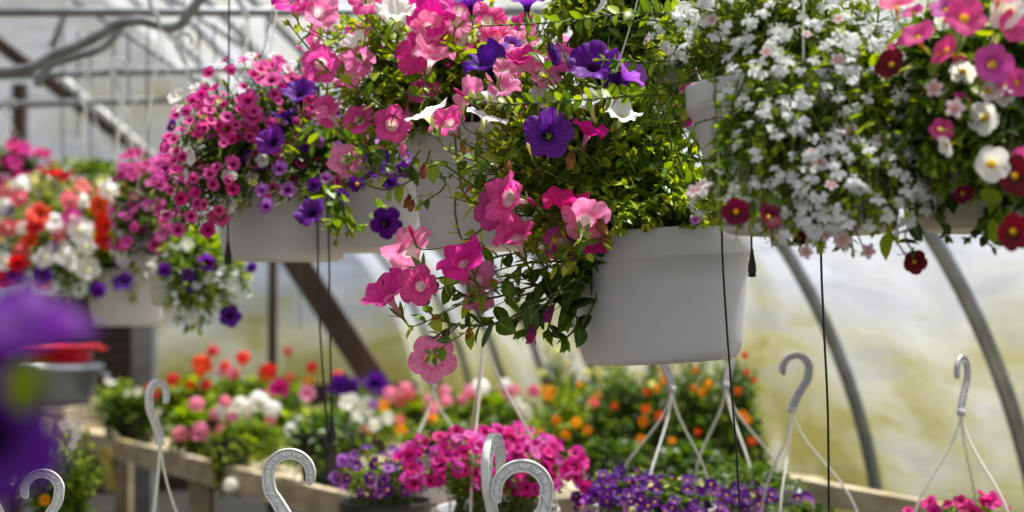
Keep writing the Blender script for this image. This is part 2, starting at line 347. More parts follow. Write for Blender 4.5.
def clothe(gl, gs, path, ls, start=.35, spacing=None, srad=.0012, tip=True, lm=None, pair=False):
    """leaves along one stem; ls = dict(L, W ratio, m, nr, prof)"""
    seg = np.linalg.norm(np.diff(path, axis=0), axis=1); cum = np.concatenate([[0], np.cumsum(seg)]); tot = cum[-1]
    sp = spacing or ls.get('sp', .5) * ls['L']; a = np.arange(start * tot, tot, sp); a = a + rng.uniform(-.2, .2, len(a)) * sp; a = np.clip(a, 0, tot)
    if pair: a = np.repeat(a, 2)
    b = np.stack([np.interp(a, cum, path[:, i]) for i in range(3)], -1)
    T = unit(np.stack([np.interp(np.clip(a + .004, 0, tot), cum, path[:, i]) for i in range(3)], -1) - np.stack([np.interp(np.clip(a - .004, 0, tot), cum, path[:, i]) for i in range(3)], -1))
    k = len(a); ph = np.cumsum(np.full(k, 2.4 if not pair else math.pi)) + (np.repeat(rng.uniform(0, 1.5, (k + 1) // 2), 2)[:k] if pair else rng.normal(size=k) * .4) 
    r = rng.normal(size=3); x = unit(np.cross(T, r)); y = np.cross(T, x); out = np.cos(ph)[:, None] * x + np.sin(ph)[:, None] * y
    age = 1 - (a / tot); d = unit(out + T * .55 + np.array([0, 0, .1]) + rng.normal(size=(k, 3)) * .15)
    up = np.array([0, 0, 1.]) + rng.normal(size=(k, 3)) * .35 + T * .2
    szf = ls['L'] * (rng.uniform(.75, 1.2, k)) * (.6 + .55 * np.clip(age * 2.5, 0, 1))
    leaves(gl, b, d, up, szf, szf * ls.get('W', .5) * rng.uniform(.85, 1.15, k), rng.uniform(-.1, .45, k), ls['m'], ls.get('nr', 4), 3, ls.get('prof', 'oval'))
    if tip:
        k = 5; dd = unit(T[-1:] if len(T) else path[-1:] - path[-2:-1]) + rng.normal(size=(k, 3)) * .45; sz = ls['L'] * rng.uniform(.3, .6, k)
        leaves(gl, np.repeat(path[-1:], k, 0), dd, rng.normal(size=(k, 3)) + [0, 0, 1], sz, sz * ls.get('W', .5), rng.uniform(-.2, .2, k), ls.get('mt', ls['m']), 3, 3, ls.get('prof', 'oval'))
    if gs is not None: tube(gs, path[::max(1, len(path) // 8)] if len(path) > 12 else path, srad, STEM, 4)
LS = {
 'pet': dict(L=.028, W=.58, m=LEAF, mt=LEAFY, nr=5, sp=.5),
 'petd': dict(L=.034, W=.5, m=LEAFD, mt=LEAF, nr=5, sp=.5),
 'cal': dict(L=.019, W=.36, m=LEAF, mt=LEAFY, nr=3, sp=.5, prof='narrow'),
 'cald': dict(L=.022, W=.4, m=LEAFD, mt=LEAF, nr=3, sp=.5, prof='narrow'),
 'lob': dict(L=.022, W=.4, m=LEAF, mt=LEAFY, nr=3, sp=.5),
 'mid': dict(L=.042, W=.45, m=LEAFD, mt=LEAF, nr=4, sp=.45),
 'midy': dict(L=.036, W=.45, m=LEAF, mt=LEAFY, nr=4, sp=.45),
 'ger': dict(L=.055, W=.95, m=LEAF, mt=LEAF, nr=4, sp=.6, prof='round'),
 'big': dict(L=.06, W=.4, m=LEAFD, mt=LEAFD, nr=4, sp=.5),
}
class Blob:
    def __init__(s, px, py, D, rx, ry, rz=None):
        s.c = P(px, py, D); k = D / FPX; s.r = np.array([rx * k, (rz if rz else (rx + ry) / 2) * k, ry * k])
        s.w = (s.r[0] * s.r[2])
    def dirs(s, n): return unit(rng.normal(size=(n, 3)))
    def at(s, d, f=1.): return s.c + d * s.r * (f if np.isscalar(f) else f[:, None])
def soft_root(root, rad, n):
    a = rng.uniform(0, 6.283, n); r = rad * np.sqrt(rng.uniform(0, 1, n)) * .9; return root + np.stack([r * np.cos(a), r * np.sin(a), np.zeros(n)], -1)
def grow(gl, gs, root, rrad, blobs, nst, ls, start=.3, drop=0.):
    W = np.array([b.w for b in blobs]); cnt = np.maximum(2, (W / W.sum() * nst).astype(int))
    for b, c in zip(blobs, cnt):
        d = b.dirs(c); d[:, 1] -= .25 * rng.random(c); d = unit(d); tg = b.at(d, rng.uniform(.45, 1.0, c) ** .6); rt = soft_root(root, rrad, c)
        for i in range(c):
            p0 = rt[i]; p3 = tg[i]; h = np.linalg.norm(p3 - p0); out = unit(p3 - p0)
            # below the rim: go up over the rim, then trail down
            hor = p3 - p0; hor[2] = 0
            p1 = p0 + np.array([0, 0, .35 * h + .03]) + hor * .15
            p2 = p0 + hor * .85 + np.array([0, 0, (p3[2] - p0[2]) * .6 + .15 * h])
            clothe(gl, gs, bez(p0, p1, p2, p3, 10), ls, start=max(start, 1 - .22 / max(h, .01)))
def scatter(parent, blobs, spec, limit=95, calyx=False, front=.75):
    """spec: [(kind, colour, count, radius m)]; beyond `limit` of one kind the rest is one mesh of stuff"""
    W = np.array([b.w for b in blobs]); W = W / W.sum(); items = []
    for kind, col, cnt, rad in spec:
        for _ in range(cnt):
            b = blobs[rng.choice(len(blobs), p=W)]
            for _t in range(20):
                d = unit(rng.normal(size=3)); 
                if d[1] < .25 and (d[2] > -.65) : break
            pos = b.at(d, rng.uniform(.93, 1.1)); 
            # keep blooms on the outside of the whole mound
            ins = False
            for b2 in blobs:
                if b2 is not b and np.linalg.norm((pos - b2.c) / b2.r) < .8: ins = True
            if ins and random.random() < .8:
                d = unit(np.array([rng.normal() * .5, -1, rng.normal() * .5 + .3])); pos = b.at(d, 1.05)
            nn = unit(d * .8 + np.array([0, -.45, .3]) + rng.normal(size=3) * .4)
            items.append((kind, col, pos, nn, rad * rng.uniform(.8, 1.18)))
    items.sort(key=lambda t: -t[4] / np.linalg.norm(t[2] - CAM)); seen = {}; rest = []
    for it in items:
        k = it[0]; seen[k] = seen.get(k, 0) + 1
        if seen[k] <= limit: put_flower(parent, *it[:2], it[2], it[3], it[4], calyx=calyx and k == 'petunia')
        else: rest.append(it)
    if rest:
        for kk in {r[0] for r in rest}:
            g = G()
            for kind, col, pos, nn, rad in rest:
                if kind == kk: addg(g, proto(kind, col, random.randrange(3))[0], basis(nn, random.random() * 6), pos, rad)
            o = link('small_flowers', shift(g, parent).mesh('small_flowers'), parent); o['kind'] = 'stuff'

# ---------------------------------------------------------------- pots, hangers, hooks
def pot_profile(R, h, taper=.85, lip=.035, th=.004):
    rb = R * taper * .985; r = [(.001, 0), (rb * .86, 0), (rb * .92, .002), (rb * .962, .007), (rb * .988, .016), (rb + .001, .03)]
    hr = h - lip; ru = rb + (R * .955 - rb) * 1.0
    for s in (.25, .5, .75, 1.0): r.append((rb + (ru - rb) * s, .026 + (hr - .03) * s))
    r += [(R * .99, hr + .001), (R, hr + .005), (R * 1.008, h - .004), (R * 1.004, h), (R * .985, h), (R * .975, h - .004), (R * .94, h - .03), (rb * .95, .03)]
    return r
def pot(parent, c, R, h, mat, tilt=None, taper=.85, lip=.035, name='pot'):
    """c = centre of the base, in world"""
    g = G(); Rm = tilt
    lathe(g, pot_profile(R, h, taper, lip), mat, 64, np.array(c), Rm)
    o = link(name, shift(g, parent).mesh('pot'), parent)
    g = G(); lathe(g, [(.001, h - .018), (R * .5, h - .014), (R * .93, h - .022), (R * .94, h - .05)], SOIL, 40, np.array(c), Rm)
    link('soil', shift(g, parent).mesh('soil'), parent); return o
def hook_mesh(w, mat, flip=1, yaw=0.):
    """ribbed plastic hook, origin at the foot of the shank, opening to +x*flip; w = width of the crook"""
    r = w / 2; pts = []
    for s in np.linspace(0, 1, 8): pts.append((.15 * w * (1 - s) ** 1.5 - r * s * .55 + .0, 0, 1.15 * w * s))
    top = pts[-1]; cx = top[0] + r * .93; cz = top[2] + .12 * w
    path = [(.2 * w, 0, -.3 * w), (.12 * w, 0, -.1 * w), (-.04 * w, 0, .2 * w), (-.2 * w, 0, .46 * w), (-.34 * w, 0, .68 * w)]
    for a in np.linspace(175, -28, 12): path.append((.06 * w + r * .9 * math.cos(math.radians(a)), 0, 1.0 * w + r * .9 * math.sin(math.radians(a))))
    path = crspline(path, 4); g = G(); n = len(path); T = unit(np.gradient(path, axis=0)); Nn = np.stack([-T[:, 2], T[:, 0] * 0, T[:, 0]], -1)
    wd = w * .12 * np.clip(np.linspace(1.15, .8, n), 0, 2); wd[-4:] *= np.array([.9, .75, .55, .3]); th = w * .07
    def strip(o0, o1, y0, y1):
        V = []
        for i in range(n):
            for (o, y) in ((o0, y0), (o1, y0), (o1, y1), (o0, y1)): V.append(path[i] + Nn[i] * wd[i] * o + np.array([0, y, 0]))
        F = gridF(n, 4, True); g.add(V, F, np.zeros((len(V), 2)), mat)
        e = (n - 1) * 4; g.F.append(np.array([[0, 1, 2, 3], [e, e + 3, e + 2, e + 1]]) + g.n - len(V)); g.M.append(np.array([0, 0]))
    strip(-1, -.72, -th, th); strip(.72, 1, -th, th); strip(-.8, .8, -th * .25, th * .25)
    k = 0
    for i in range(1, n - 5, 3):
        a = path[i] + Nn[i] * wd[i] * (.75 if k % 2 else -.75); b = path[i + 3] + Nn[i + 3] * wd[i + 3] * (-.75 if k % 2 else .75); beam(g, a, b, w * .03, th * 1.7, mat, (0, 1, 0)); k += 1
    V, F, U, M = g.arr(); V = V * np.array([flip, 1, 1]); 
    if flip < 0: F = F[:, ::-1]
    c, s = math.cos(yaw), math.sin(yaw); V = V @ np.array([[c, -s, 0], [s, c, 0], [0, 0, 1]]).T
    g2 = G(); g2.add(V, F, U, mat); foot = np.array([.2 * w * flip * c, .2 * w * flip * s, -.3 * w]); return g2, foot
def hanger(parent, foot, ends, rad=.0022, mat=WIREW, bow=.03):
    """strands from the foot of the hook to the pot rim"""
    for e in ends:
        g = G(); e = np.array(e); o = e - foot; hz = np.array([o[0], o[1], 0]); p = bez(foot, foot + np.array([0, 0, o[2] * .35]) + hz * .08, foot + o * .6 + unit(hz) * bow, e, 12)
        tube(g, p, rad, mat, 6); link('hanger_strand', shift(g, parent).mesh('hanger_strand'), parent)
def rimpts(c, R, ph=.3, n=3): return [np.array(c) + np.array([R * math.cos(ph + k * 6.283 / n), R * math.sin(ph + k * 6.283 / n), 0]) for k in range(n)]
def tiltm(deg, ax='y'):
    return np.array(Matrix.Rotation(math.radians(deg), 3, 'Y' if ax == 'y' else 'X'))

TIE_Z = 2.42
def hang_basket(label, potc, R, h, mat, blobs, nst, ls, spec, tilt=None, group=None, taper=.85, explicit=(), extra=None, wire=True, ph=.3, lip=.035, limit=95, root_f=1.):
    """potc = (px, py_bottom, D)"""
    c = P(*potc); T = empty('hanging_basket', c, label, 'hanging basket', group)
    Rm = tilt; pot(T, c, R, h, mat, Rm, taper, lip)
    up = np.array([0, 0, 1.]) if tilt is None else tilt @ np.array([0, 0, 1.])
    root = c + up * (h - .02); gl = G(); gs = G()
    bl = [Blob(*b) for b in blobs]; grow(gl, gs, root, R * .9, bl, nst, ls)
    if wire:
        apex = np.array([root[0], root[1], min(root[2] + .55, TIE_Z - .12)])
        hanger(T, apex, rimpts(c + up * h, R * .97, ph), .0016, WIREW, .02)
        g = G(); hk, ft = hook_mesh(.05, HOOKW); addg(g, hk, np.eye(3), apex - ft, 1.); 
        top = apex - ft + np.array([.003, 0, .088]); tube(g, [top, (top[0], top[1], TIE_Z)], .0015, STEELD, 5)
        link('hanger_hook', shift(g, T).mesh('hanger_hook'), T)
    if extra: extra(T, gl, gs, root)
    for e in explicit: flower_at(T, gl, gs, e, root)
    link('foliage', shift(gl, T).mesh('foliage'), T)['kind'] = 'stuff'
    link('stems', shift(gs, T).mesh('stems'), T)['kind'] = 'stuff'
    scatter(T, bl, spec, limit); return T
def flower_at(T, gl, gs, e, root, ls=None):
    """e = (kind, colour, px, py, D, diameter px, (nx, ny, nz) [, variant])"""
    kind, col, px, py, D, dia, nn = e[:7]; var = e[7] if len(e) > 7 else None
    n = N(*nn); R = dia / 2 * D / FPX; pos = P(px, py, D); calx = kind == 'petunia'
    put_flower(T, kind, col, pos, n, R, var, calyx=calx and dia > 17)
    b = pos - n * R * {'petunia': 1.5, 'small': 1., 'lobelia': 1.5, 'star': 1.1, 'wilt': .9, 'bud': 1}.get(kind, 1)
    q = root + (b - root) * .45; q = b + unit(q - b) * min(.11, np.linalg.norm(q - b)); q[1] += .02
    p = bez(b, b - n * .02, q + np.array([0, 0, .02]), q, 8)
    tube(gs, p, .0011 if dia > 17 else .0007, STEM, 5)
    if dia > 24: clothe(gl, None, p[::-1], LS['pet'] if ls is None else ls, start=.1, spacing=.02, tip=False)
    if calx and dia > 30: # bracts under the calyx
        leaves(gl, np.repeat(b[None], 3, 0), rng.normal(size=(3, 3)) * .6 - n * .3, rng.normal(size=(3, 3)) + n, np.full(3, .014), np.full(3, .005), np.full(3, .2), LEAFY, 4, 3)
# ================================================================ greenhouse shell
u = unit(np.array([-.28, .96, 0])); v = np.array([u[1], -u[0], 0]); HR = 2.15; SP = .9377
FOOT = np.array([1.27, 5.3, 0.]); CZ = .9 - HR * math.sin(math.radians(12)); C0 = FOOT - v * HR * math.cos(math.radians(12)); C0[2] = CZ
PK = -.75   # the ridge line, measured across from the centre of the side curve
def half_profile():
    q = [(HR * math.cos(a), HR * math.sin(a)) for a in np.radians(np.linspace(0, 42, 15))]; w, z = q[-1]; n = 16; st = (w - PK) / n
    for i in range(n): t = math.radians(42 + 8 * i / n); z += st / math.tan(t); w -= st; q.append((w, z))
    return q
HPROF = np.array(half_profile()); HPROF = np.concatenate([HPROF, [(2 * PK - w, z) for w, z in HPROF[::-1][1:]]])
def roof_z(w): return CZ + np.interp(w, HPROF[::-1, 0], HPROF[::-1, 1], left=-9, right=-9)
def hoop_pt(k, a, R=HR):
    t = a / math.pi * (len(HPROF) - 1); x = np.arange(len(HPROF)); w = np.interp(t, x, HPROF[:, 0]); z = np.interp(t, x, HPROF[:, 1]); e = R - HR; m = 1 if w > PK else -1
    return C0 + u * SP * k + v * (w + m * e * .8) + np.array([0, 0, z + e * .6])
def film_mat():
    m, nt, out = newmat('greenhouse_film'); L = nt.links.new
    tc = nd(nt, 'TexCoord'); mp = nd(nt, 'Mapping'); mp.inputs['Scale'].default_value = (1, 1, 1.); L(tc.outputs['Object'], mp.inputs[0])
    # algae stains, in drifting streaks, heavier low on the sheet
    no = nd(nt, 'TexNoise'); no.inputs['Scale'].default_value = 1.1; no.inputs['Detail'].default_value = 5; no.inputs['Distortion'].default_value = 1.2; L(mp.outputs[0], no.inputs['Vector'])
    m2 = nd(nt, 'Mapping'); m2.inputs['Scale'].default_value = (1.2, 1.2, 7.); m2.inputs['Rotation'].default_value = (.25, .2, 0); L(tc.outputs['Object'], m2.inputs[0])
    n2 = nd(nt, 'TexNoise'); n2.inputs['Scale'].default_value = 1.6; n2.inputs['Detail'].default_value = 6; n2.inputs['Distortion'].default_value = .6; L(m2.outputs[0], n2.inputs['Vector'])
    sx = nd(nt, 'SeparateXYZ'); L(tc.outputs['Object'], sx.inputs[0]); mr = nd(nt, 'MapRange'); mr.inputs['From Min'].default_value = .4; mr.inputs['From Max'].default_value = 1.75; mr.inputs['To Min'].default_value = .36; mr.inputs['To Max'].default_value = -.14; L(sx.outputs[2], mr.inputs[0])
    a1 = nd(nt, 'Math', operation='ADD'); L(no.outputs['Fac'], a1.inputs[0]); L(mr.outputs[0], a1.inputs[1])
    a2 = nd(nt, 'Math', operation='MULTIPLY_ADD'); a2.inputs[1].default_value = .55; L(n2.outputs['Fac'], a2.inputs[0]); L(a1.outputs[0], a2.inputs[2])
    r = ramp(nt, [(.56, lin((238, 240, 246))), (.74, lin((216, 215, 204))), (.90, lin((190, 186, 142))), (1.0, lin((164, 158, 96)))]); L(a2.outputs[0], r.inputs[0])
    sr = ramp(nt, [(.32, (.70, .70, .69, 1)), (.55, (1, 1, 1, 1))]); L(n2.outputs['Fac'], sr.inputs[0])
    mx = nd(nt, 'MixRGB', blend_type='MULTIPLY'); mx.inputs[0].default_value = 1; L(r.outputs[0], mx.inputs[1]); L(sr.outputs[0], mx.inputs[2])
    dk = nd(nt, 'MixRGB', blend_type='MULTIPLY'); dk.inputs[0].default_value = 1; dk.inputs[2].default_value = (.155, .155, .158, 1); L(mx.outputs[0], dk.inputs[1]); t = nd(nt, 'BsdfTranslucent'); L(dk.outputs[0], t.inputs[0]); d = nd(nt, 'BsdfDiffuse'); L(dk.outputs[0], d.inputs[0]); tr = nd(nt, 'BsdfTransparent'); L(mx.outputs[0], tr.inputs[0])
    s1 = nd(nt, 'MixShader'); s1.inputs[0].default_value = .25; L(t.outputs[0], s1.inputs[1]); L(d.outputs[0], s1.inputs[2])
    s2 = nd(nt, 'MixShader'); s2.inputs[0].default_value = FILM_T; L(s1.outputs[0], s2.inputs[1]); L(tr.outputs[0], s2.inputs[2]); L(s2.outputs[0], out.inputs[0]); return m
FILM_T = .36; EXPO = 0.5
FILM = film_mat()
K0, K1 = -9, 8
g = G(); angs = list(np.linspace(0, math.pi, 61)); V = []; U = []
ks = np.linspace(K0, K1, (K1 - K0) * 3 + 1)
for k in ks:
    sag = -.012 * abs(math.sin(math.pi * k)); row = []
    a0 = hoop_pt(k, 0, HR + .03 + sag); row.append(a0 * [1, 1, 0]); row += [hoop_pt(k, a, HR + .03 + sag) for a in angs]; a1 = hoop_pt(k, math.pi, HR + .03 + sag); row.append(a1 * [1, 1, 0])
    V += row
g.add(V, gridF(len(ks), 63), np.zeros((len(V), 2)), FILM)
tag(link('roof', g.mesh('roof')), kind='structure')
g = G(); E = hoop_pt(K1, 0)  # end wall of film
V = []
for a in angs: q = hoop_pt(K1, a, HR + .02); V += [q * [1, 1, 0], q]
g.add(V, gridF(len(angs), 2), np.zeros((len(V), 2)), FILM); tag(link('wall_end', g.mesh('wall_end')), kind='structure')
g = G(); A, B = hoop_pt(K1, 0) * [1, 1, 0], hoop_pt(K1, math.pi) * [1, 1, 0]
for i in range(5): beam(g, A + [0, -.06, .08 + i * .165], B + [0, -.06, .08 + i * .165], .03, .16, TIMBER)
tag(link('added_dark_boards_end', g.mesh('added_dark_boards_end', False)), kind='structure')  # dark boards added over the film so the space below the benches reads black
g = G(); A, B = hoop_pt(K0, 0) * [1, 1, 0] - v * .07, hoop_pt(K1, 0) * [1, 1, 0] - v * .07
for i in range(4): beam(g, A + [0, 0, .08 + i * .165], B + [0, 0, .08 + i * .165], .03, .16, TIMBER)
tag(link('added_dark_boards_right', g.mesh('added_dark_boards_right', False)), kind='structure')  # same added boards along the right side, standing in for under-bench shade
GROUND = plain('ground_cloth', (10, 10, 10), (20, 19, 18), .9, 6, bump=.2); GRASS = plain('outside_grass', (66, 70, 58), (86, 86, 74), .95, 3)
g = G(); g.add([hoop_pt(k, a, HR + .03) * [1, 1, 0] for k in (K0, K1) for a in (0, math.pi)], [[0, 1, 3, 2]], np.zeros((4, 2)), GROUND); tag(link('floor', g.mesh('floor', False)), kind='structure')
g = G(); g.add([(x, y, -.03) for x in (-60, 60) for y in (-30, 90)], [[0, 2, 3, 1]], np.zeros((4, 2)), GRASS); tag(link('ground', g.mesh('ground', False)), kind='structure')
HPIPE = plain('hoop_pipe', (112, 116, 122), (136, 140, 146), .5, 9, .5)
def hoop(k, label):
    g = G(); p = [hoop_pt(k, 0) * [1, 1, 0]] + [hoop_pt(k, a) for a in np.linspace(0, math.pi, 61)] + [hoop_pt(k, math.pi) * [1, 1, 0]]
    T = empty('greenhouse_hoop', p[0], label, 'greenhouse hoop', 'bent steel hoops carrying the film')
    tube(g, p, .024, HPIPE, 10); link('pipe', shift(g, T).mesh('pipe'), T)
    g = G(); tube(g, [hoop_pt(k, 0) * [1, 1, 0] + [0, 0, -.02], hoop_pt(k, 0) * [1, 1, 0] + [0, 0, .25]], .03, STEELG, 10); link('ground_sleeve', shift(g, T).mesh('ground_sleeve'), T)
HL = {1: 'thickest bent steel hoop sweeping down the right edge past the grey hook', 2: 'bent steel hoop behind the black tubing, ending at the wooden bench rail'}
HOOPLAB = ['steel hoop bending down the film just below the drooping pale pink petunia', 'steel hoop seen past the left side of the large white pot', 'slim steel hoop meeting the dark timber brace near the end wall', 'steel hoop just before the end wall of the tunnel']
for k in range(-1, K1):
    lab = {-1: HL[1], 0: HL[2], 1: 'steel hoop hidden mostly behind the large white pot', 2: HOOPLAB[1], 3: HOOPLAB[0], 4: 'steel hoop behind the pink petunia cluster, fourth past the bench rail', 5: HOOPLAB[2], 6: 'steel hoop just right of the dark timber brace near its foot', 7: HOOPLAB[3]}.get(k, 'steel hoop overhead %s' % {-4: 'behind the viewpoint, outermost', -3: 'near the viewpoint above the rightmost basket', -2: 'arching above the white lobelia basket'}.get(k, ''))
    hoop(k, lab)
def tie(px0, y0, px1, y1, D, rad, label, zfix=None):
    a, b = P(px0, y0, D), P(px1, y1, D)
    t = (b - a) / (b - a)[0]; 
    # run out to both sides of the tunnel
    def side(sgn):
        q = a.copy(); 
        for i in range(400):
            q2 = q + t * .02 * sgn; w = (q2 - C0) @ v
            if q2[2] > roof_z(w) - .05: break
            q = q2
        return q
    g = G(); A, B = side(-1), side(1); tube(g, [A, (A + B) / 2, B], rad, HPIPE, 10, True)
    T = empty('cross_pipe', A, label, 'roof pipe', 'straight cross pipes under the roof'); link('pipe', shift(g, T).mesh('pipe'), T)
    g = G()
    for q in (A, B): tube(g, [q - t * .03, q + t * .03], rad * 1.35, STEELG, 10, True)
    link('clamp', shift(g, T).mesh('clamp'), T)
tie(0, 12, 260, 12, 4.95, .0155, 'thick grey cross pipe along the top left edge'); tie(0, 76, 260, 68, 6.3, .016, 'grey cross pipe below the bent pipe, second from the top'); tie(0, 105, 260, 97, 7.3, .018, 'lowest of the three grey cross pipes before the white sky')
for i, (D, w) in enumerate([(1.95, 'above the white lobelia basket'), (2.4, 'above the large white petunia pot'), (2.78, 'above the pink petunia basket'), (3.25, 'above the small pink calibrachoa basket'), (4.1, 'between the near and far hanging baskets')]):
    yy = 300 - (TIE_Z - 1.5) / D * 1500; yy = 256 - (yy and ((TIE_Z - EYE) * math.cos(PITCH) / D - math.tan(PITCH)) * FPX)
    a = np.array([0, D, TIE_Z]); A = a - [2.2, 0, 0]; B = a + [2.2, 0, 0]
    def ins(q): return q[2] < roof_z((q - C0) @ v) - .05
    while not ins(A): A[0] += .03
    while not ins(B): B[0] -= .03
    g = G(); tube(g, [A, B], .017, HPIPE, 10, True); T = empty('cross_pipe', A, 'grey cross pipe overhead ' + w, 'roof pipe', 'straight cross pipes under the roof'); link('pipe', shift(g, T).mesh('pipe'), T)
# bent pipes and braces top left
def pipe_thing(name, pts, rad, mat, label, cat, group=None, spl=True):
    p = crspline([P(*q) for q in pts], 6) if spl else np.array([P(*q) for q in pts]); g = G(); tube(g, p, rad, mat, 10, True)
    g.V = [x - p[0] for x in g.V]; o = link(name, g.mesh(name)); o.location = Vector(p[0].tolist()); return tag(o, label, cat, group)
pipe_thing('bent_pipe', [(-30, 72, 4.6), (0, 71, 4.6), (30, 68, 4.6), (52, 56, 4.6), (80, 45, 4.6), (105, 32, 4.6), (118, 24, 4.6), (142, 21, 4.6), (165, 27, 4.6), (180, 25, 4.6), (190, 12, 4.6), (203, -4, 4.6), (220, -20, 4.6)], .016, STEELG, 'grey bent pipe snaking up under the roof in the top left corner', 'pipe')
pipe_thing('bent_pipe', [(36, 86, 4.9), (50, 66, 4.9), (75, 57, 4.9), (98, 50, 4.9), (112, 40, 4.9), (122, 26, 4.9), (140, 20, 4.9)], .013, STEELG, 'shorter bent pipe hanging just under the larger bent pipe', 'pipe')
pipe_thing('roof_brace', [(70, 0, 6.8), (52, 48, 6.8)], .016, HPIPE, 'short steel strut slanting down to the bent pipe', 'brace', 'slanting steel braces under the roof', False)
pipe_thing('roof_brace', [(58, -10, 6.9), (175, 66, 6.9), (225, 100, 6.9)], .013, HPIPE, 'thin steel brace slanting right across the upper left sky', 'brace', 'slanting steel braces under the roof', False)
pipe_thing('roof_brace', [(170, -5, 6.6), (205, 22, 6.6), (275, 66, 6.6)], .012, HPIPE, 'thin steel brace slanting down toward the pink calibrachoa mound', 'brace', 'slanting steel braces under the roof', False)
pipe_thing('roof_brace', [(62, 78, 8.0), (120, 128, 8.0), (172, 172, 8.0)], .020, plain('white_painted_steel', (196, 198, 202), (214, 216, 220), .5, 9), 'pale painted strut running along the dark timber brace', 'brace', 'slanting steel braces under the roof', False)
def timber(name, a, b, w, h, label, cat='timber', parent=None):
    A, B = P(*a), P(*b); g = G(); beam(g, A, B, w, h, TIMBER); g.V = [x - A for x in g.V]; o = link(name, g.mesh(name, False)); o.location = Vector(A.tolist())
    bv = o.modifiers.new('b', 'BEVEL'); bv.width = .004; return tag(o, label, cat)
timber('timber_brace', (-12, 36, 9.5), (168, 172, 9.5), .05, .085, 'dark timber brace slanting down across the upper left sky')
timber('timber_brace', (286, 246, 7.6), (395, 412, 7.6), .09, .13, 'dark brown timber brace slanting down behind the pale hanging pots')
def post(px, py, D, w, mat, label, top=None, name='timber_post'):
    q = P(px, py, D); g = G(); box(g, (-w / 2, -w / 2, 0), (w / 2, w / 2, q[2]), mat); o = link(name, g.mesh(name, False)); o.location = (q[0], q[1], 0); bv = o.modifiers.new('b', 'BEVEL'); bv.width = .004; tag(o, label, 'post'); return o
post(20, 84, 10.5, .09, TIMBER, 'dark timber post standing at the far left edge')
post(273, 235, 9.0, .05, TIMBER, 'thin dark timber post rising below the pale hanging pot')
post(145, 300, 8.6, .12, plain('grey_painted_post', (98, 100, 104), (122, 124, 128), .6, 12), 'grey square post behind the red geraniums', name='support_post')

# ================================================================ benches
def bench(label, poly, z, front=(0, 1), board_h=.07, legs=True, slat_dir=None, group=None):
    poly = [np.array([x, y, 0.]) for x, y in poly]; c = sum(poly) / len(poly); T = empty('plant_bench', c, label, 'bench', group)
    A, B, C_, D_ = poly; n = 14; g = G()
    for i in range(n):
        t0, t1 = (i + .06) / n, (i + .94) / n
        q = [A + (D_ - A) * t0, B + (C_ - B) * t0, B + (C_ - B) * t1, A + (D_ - A) * t1]
        V = [p + [0, 0, z - .022] for p in q] + [p + [0, 0, z] for p in q]; g.add(V, [[3, 2, 1, 0], [4, 5, 6, 7], [0, 1, 5, 4], [1, 2, 6, 5], [2, 3, 7, 6], [3, 0, 4, 7]], np.zeros((8, 2)), BENCHW)
    link('bench_top', shift(g, T).mesh('bench_top', False), T)
    for p, q in ((A, B), (B, C_), (C_, D_), (D_, A)):
        g = G(); beam(g, p + [0, 0, z - .01], q + [0, 0, z - .01], .035, board_h, BENCHW); link('edge_board', shift(g, T).mesh('edge_board', False), T)
    for p in (A, B, C_, D_, (A + B) / 2):
        pp = c + (p - c) * .93; g = G(); box(g, (pp[0] - .04, pp[1] - .04, 0), (pp[0] + .04, pp[1] + .04, z - .02), BENCHW); link('leg', shift(g, T).mesh('leg', False), T)
    return T
BZ = .88
bench('long weathered timber bench under the blurred geraniums and marigolds', [(-2.15, 7.12), (-.30, 4.27), (1.02, 4.95), (-1.0, 8.3)], BZ, board_h=.085)
bench('timber bench carrying the magenta and purple calibrachoa baskets', [(-.62, 2.85), (1.72, 2.85), (1.36, 4.18), (-.28, 4.05)], BZ)
bench('low timber bench for the baskets with upright white hooks', [(-1.15, 1.75), (.25, 1.75), (.1, 2.66), (-1.25, 2.92)], .62)
# back rail board along the film
A, B = P(742, 478, 5.0), P(945, 517, 4.15); g = G(); beam(g, A, B, .04, .07, BENCHW); o = link('rail_board', g.mesh('rail_board', False)); tag(o, 'weathered wooden rail board along the film behind the purple flowers', 'rail')

# ================================================================ hanging baskets
def trail(gl, gs, pts, D, ls=LS['pet'], start=.12, spacing=.016, rad=.0017, pair=False):
    path = crspline([P(q[0], q[1], q[2] if len(q) > 2 else D) for q in pts], 6); clothe(gl, gs, path, ls, start=start, spacing=spacing, srad=rad, pair=pair)
ROUND = dict(L=.030, W=.7, m=LEAFD, mt=LEAF, nr=5, prof='round')
ROUNDB = dict(L=.046, W=.62, m=LEAFD, mt=LEAF, nr=6, prof='oval')
SMALLY = dict(L=.020, W=.5, m=LEAFY, mt=LEAFY, nr=4)
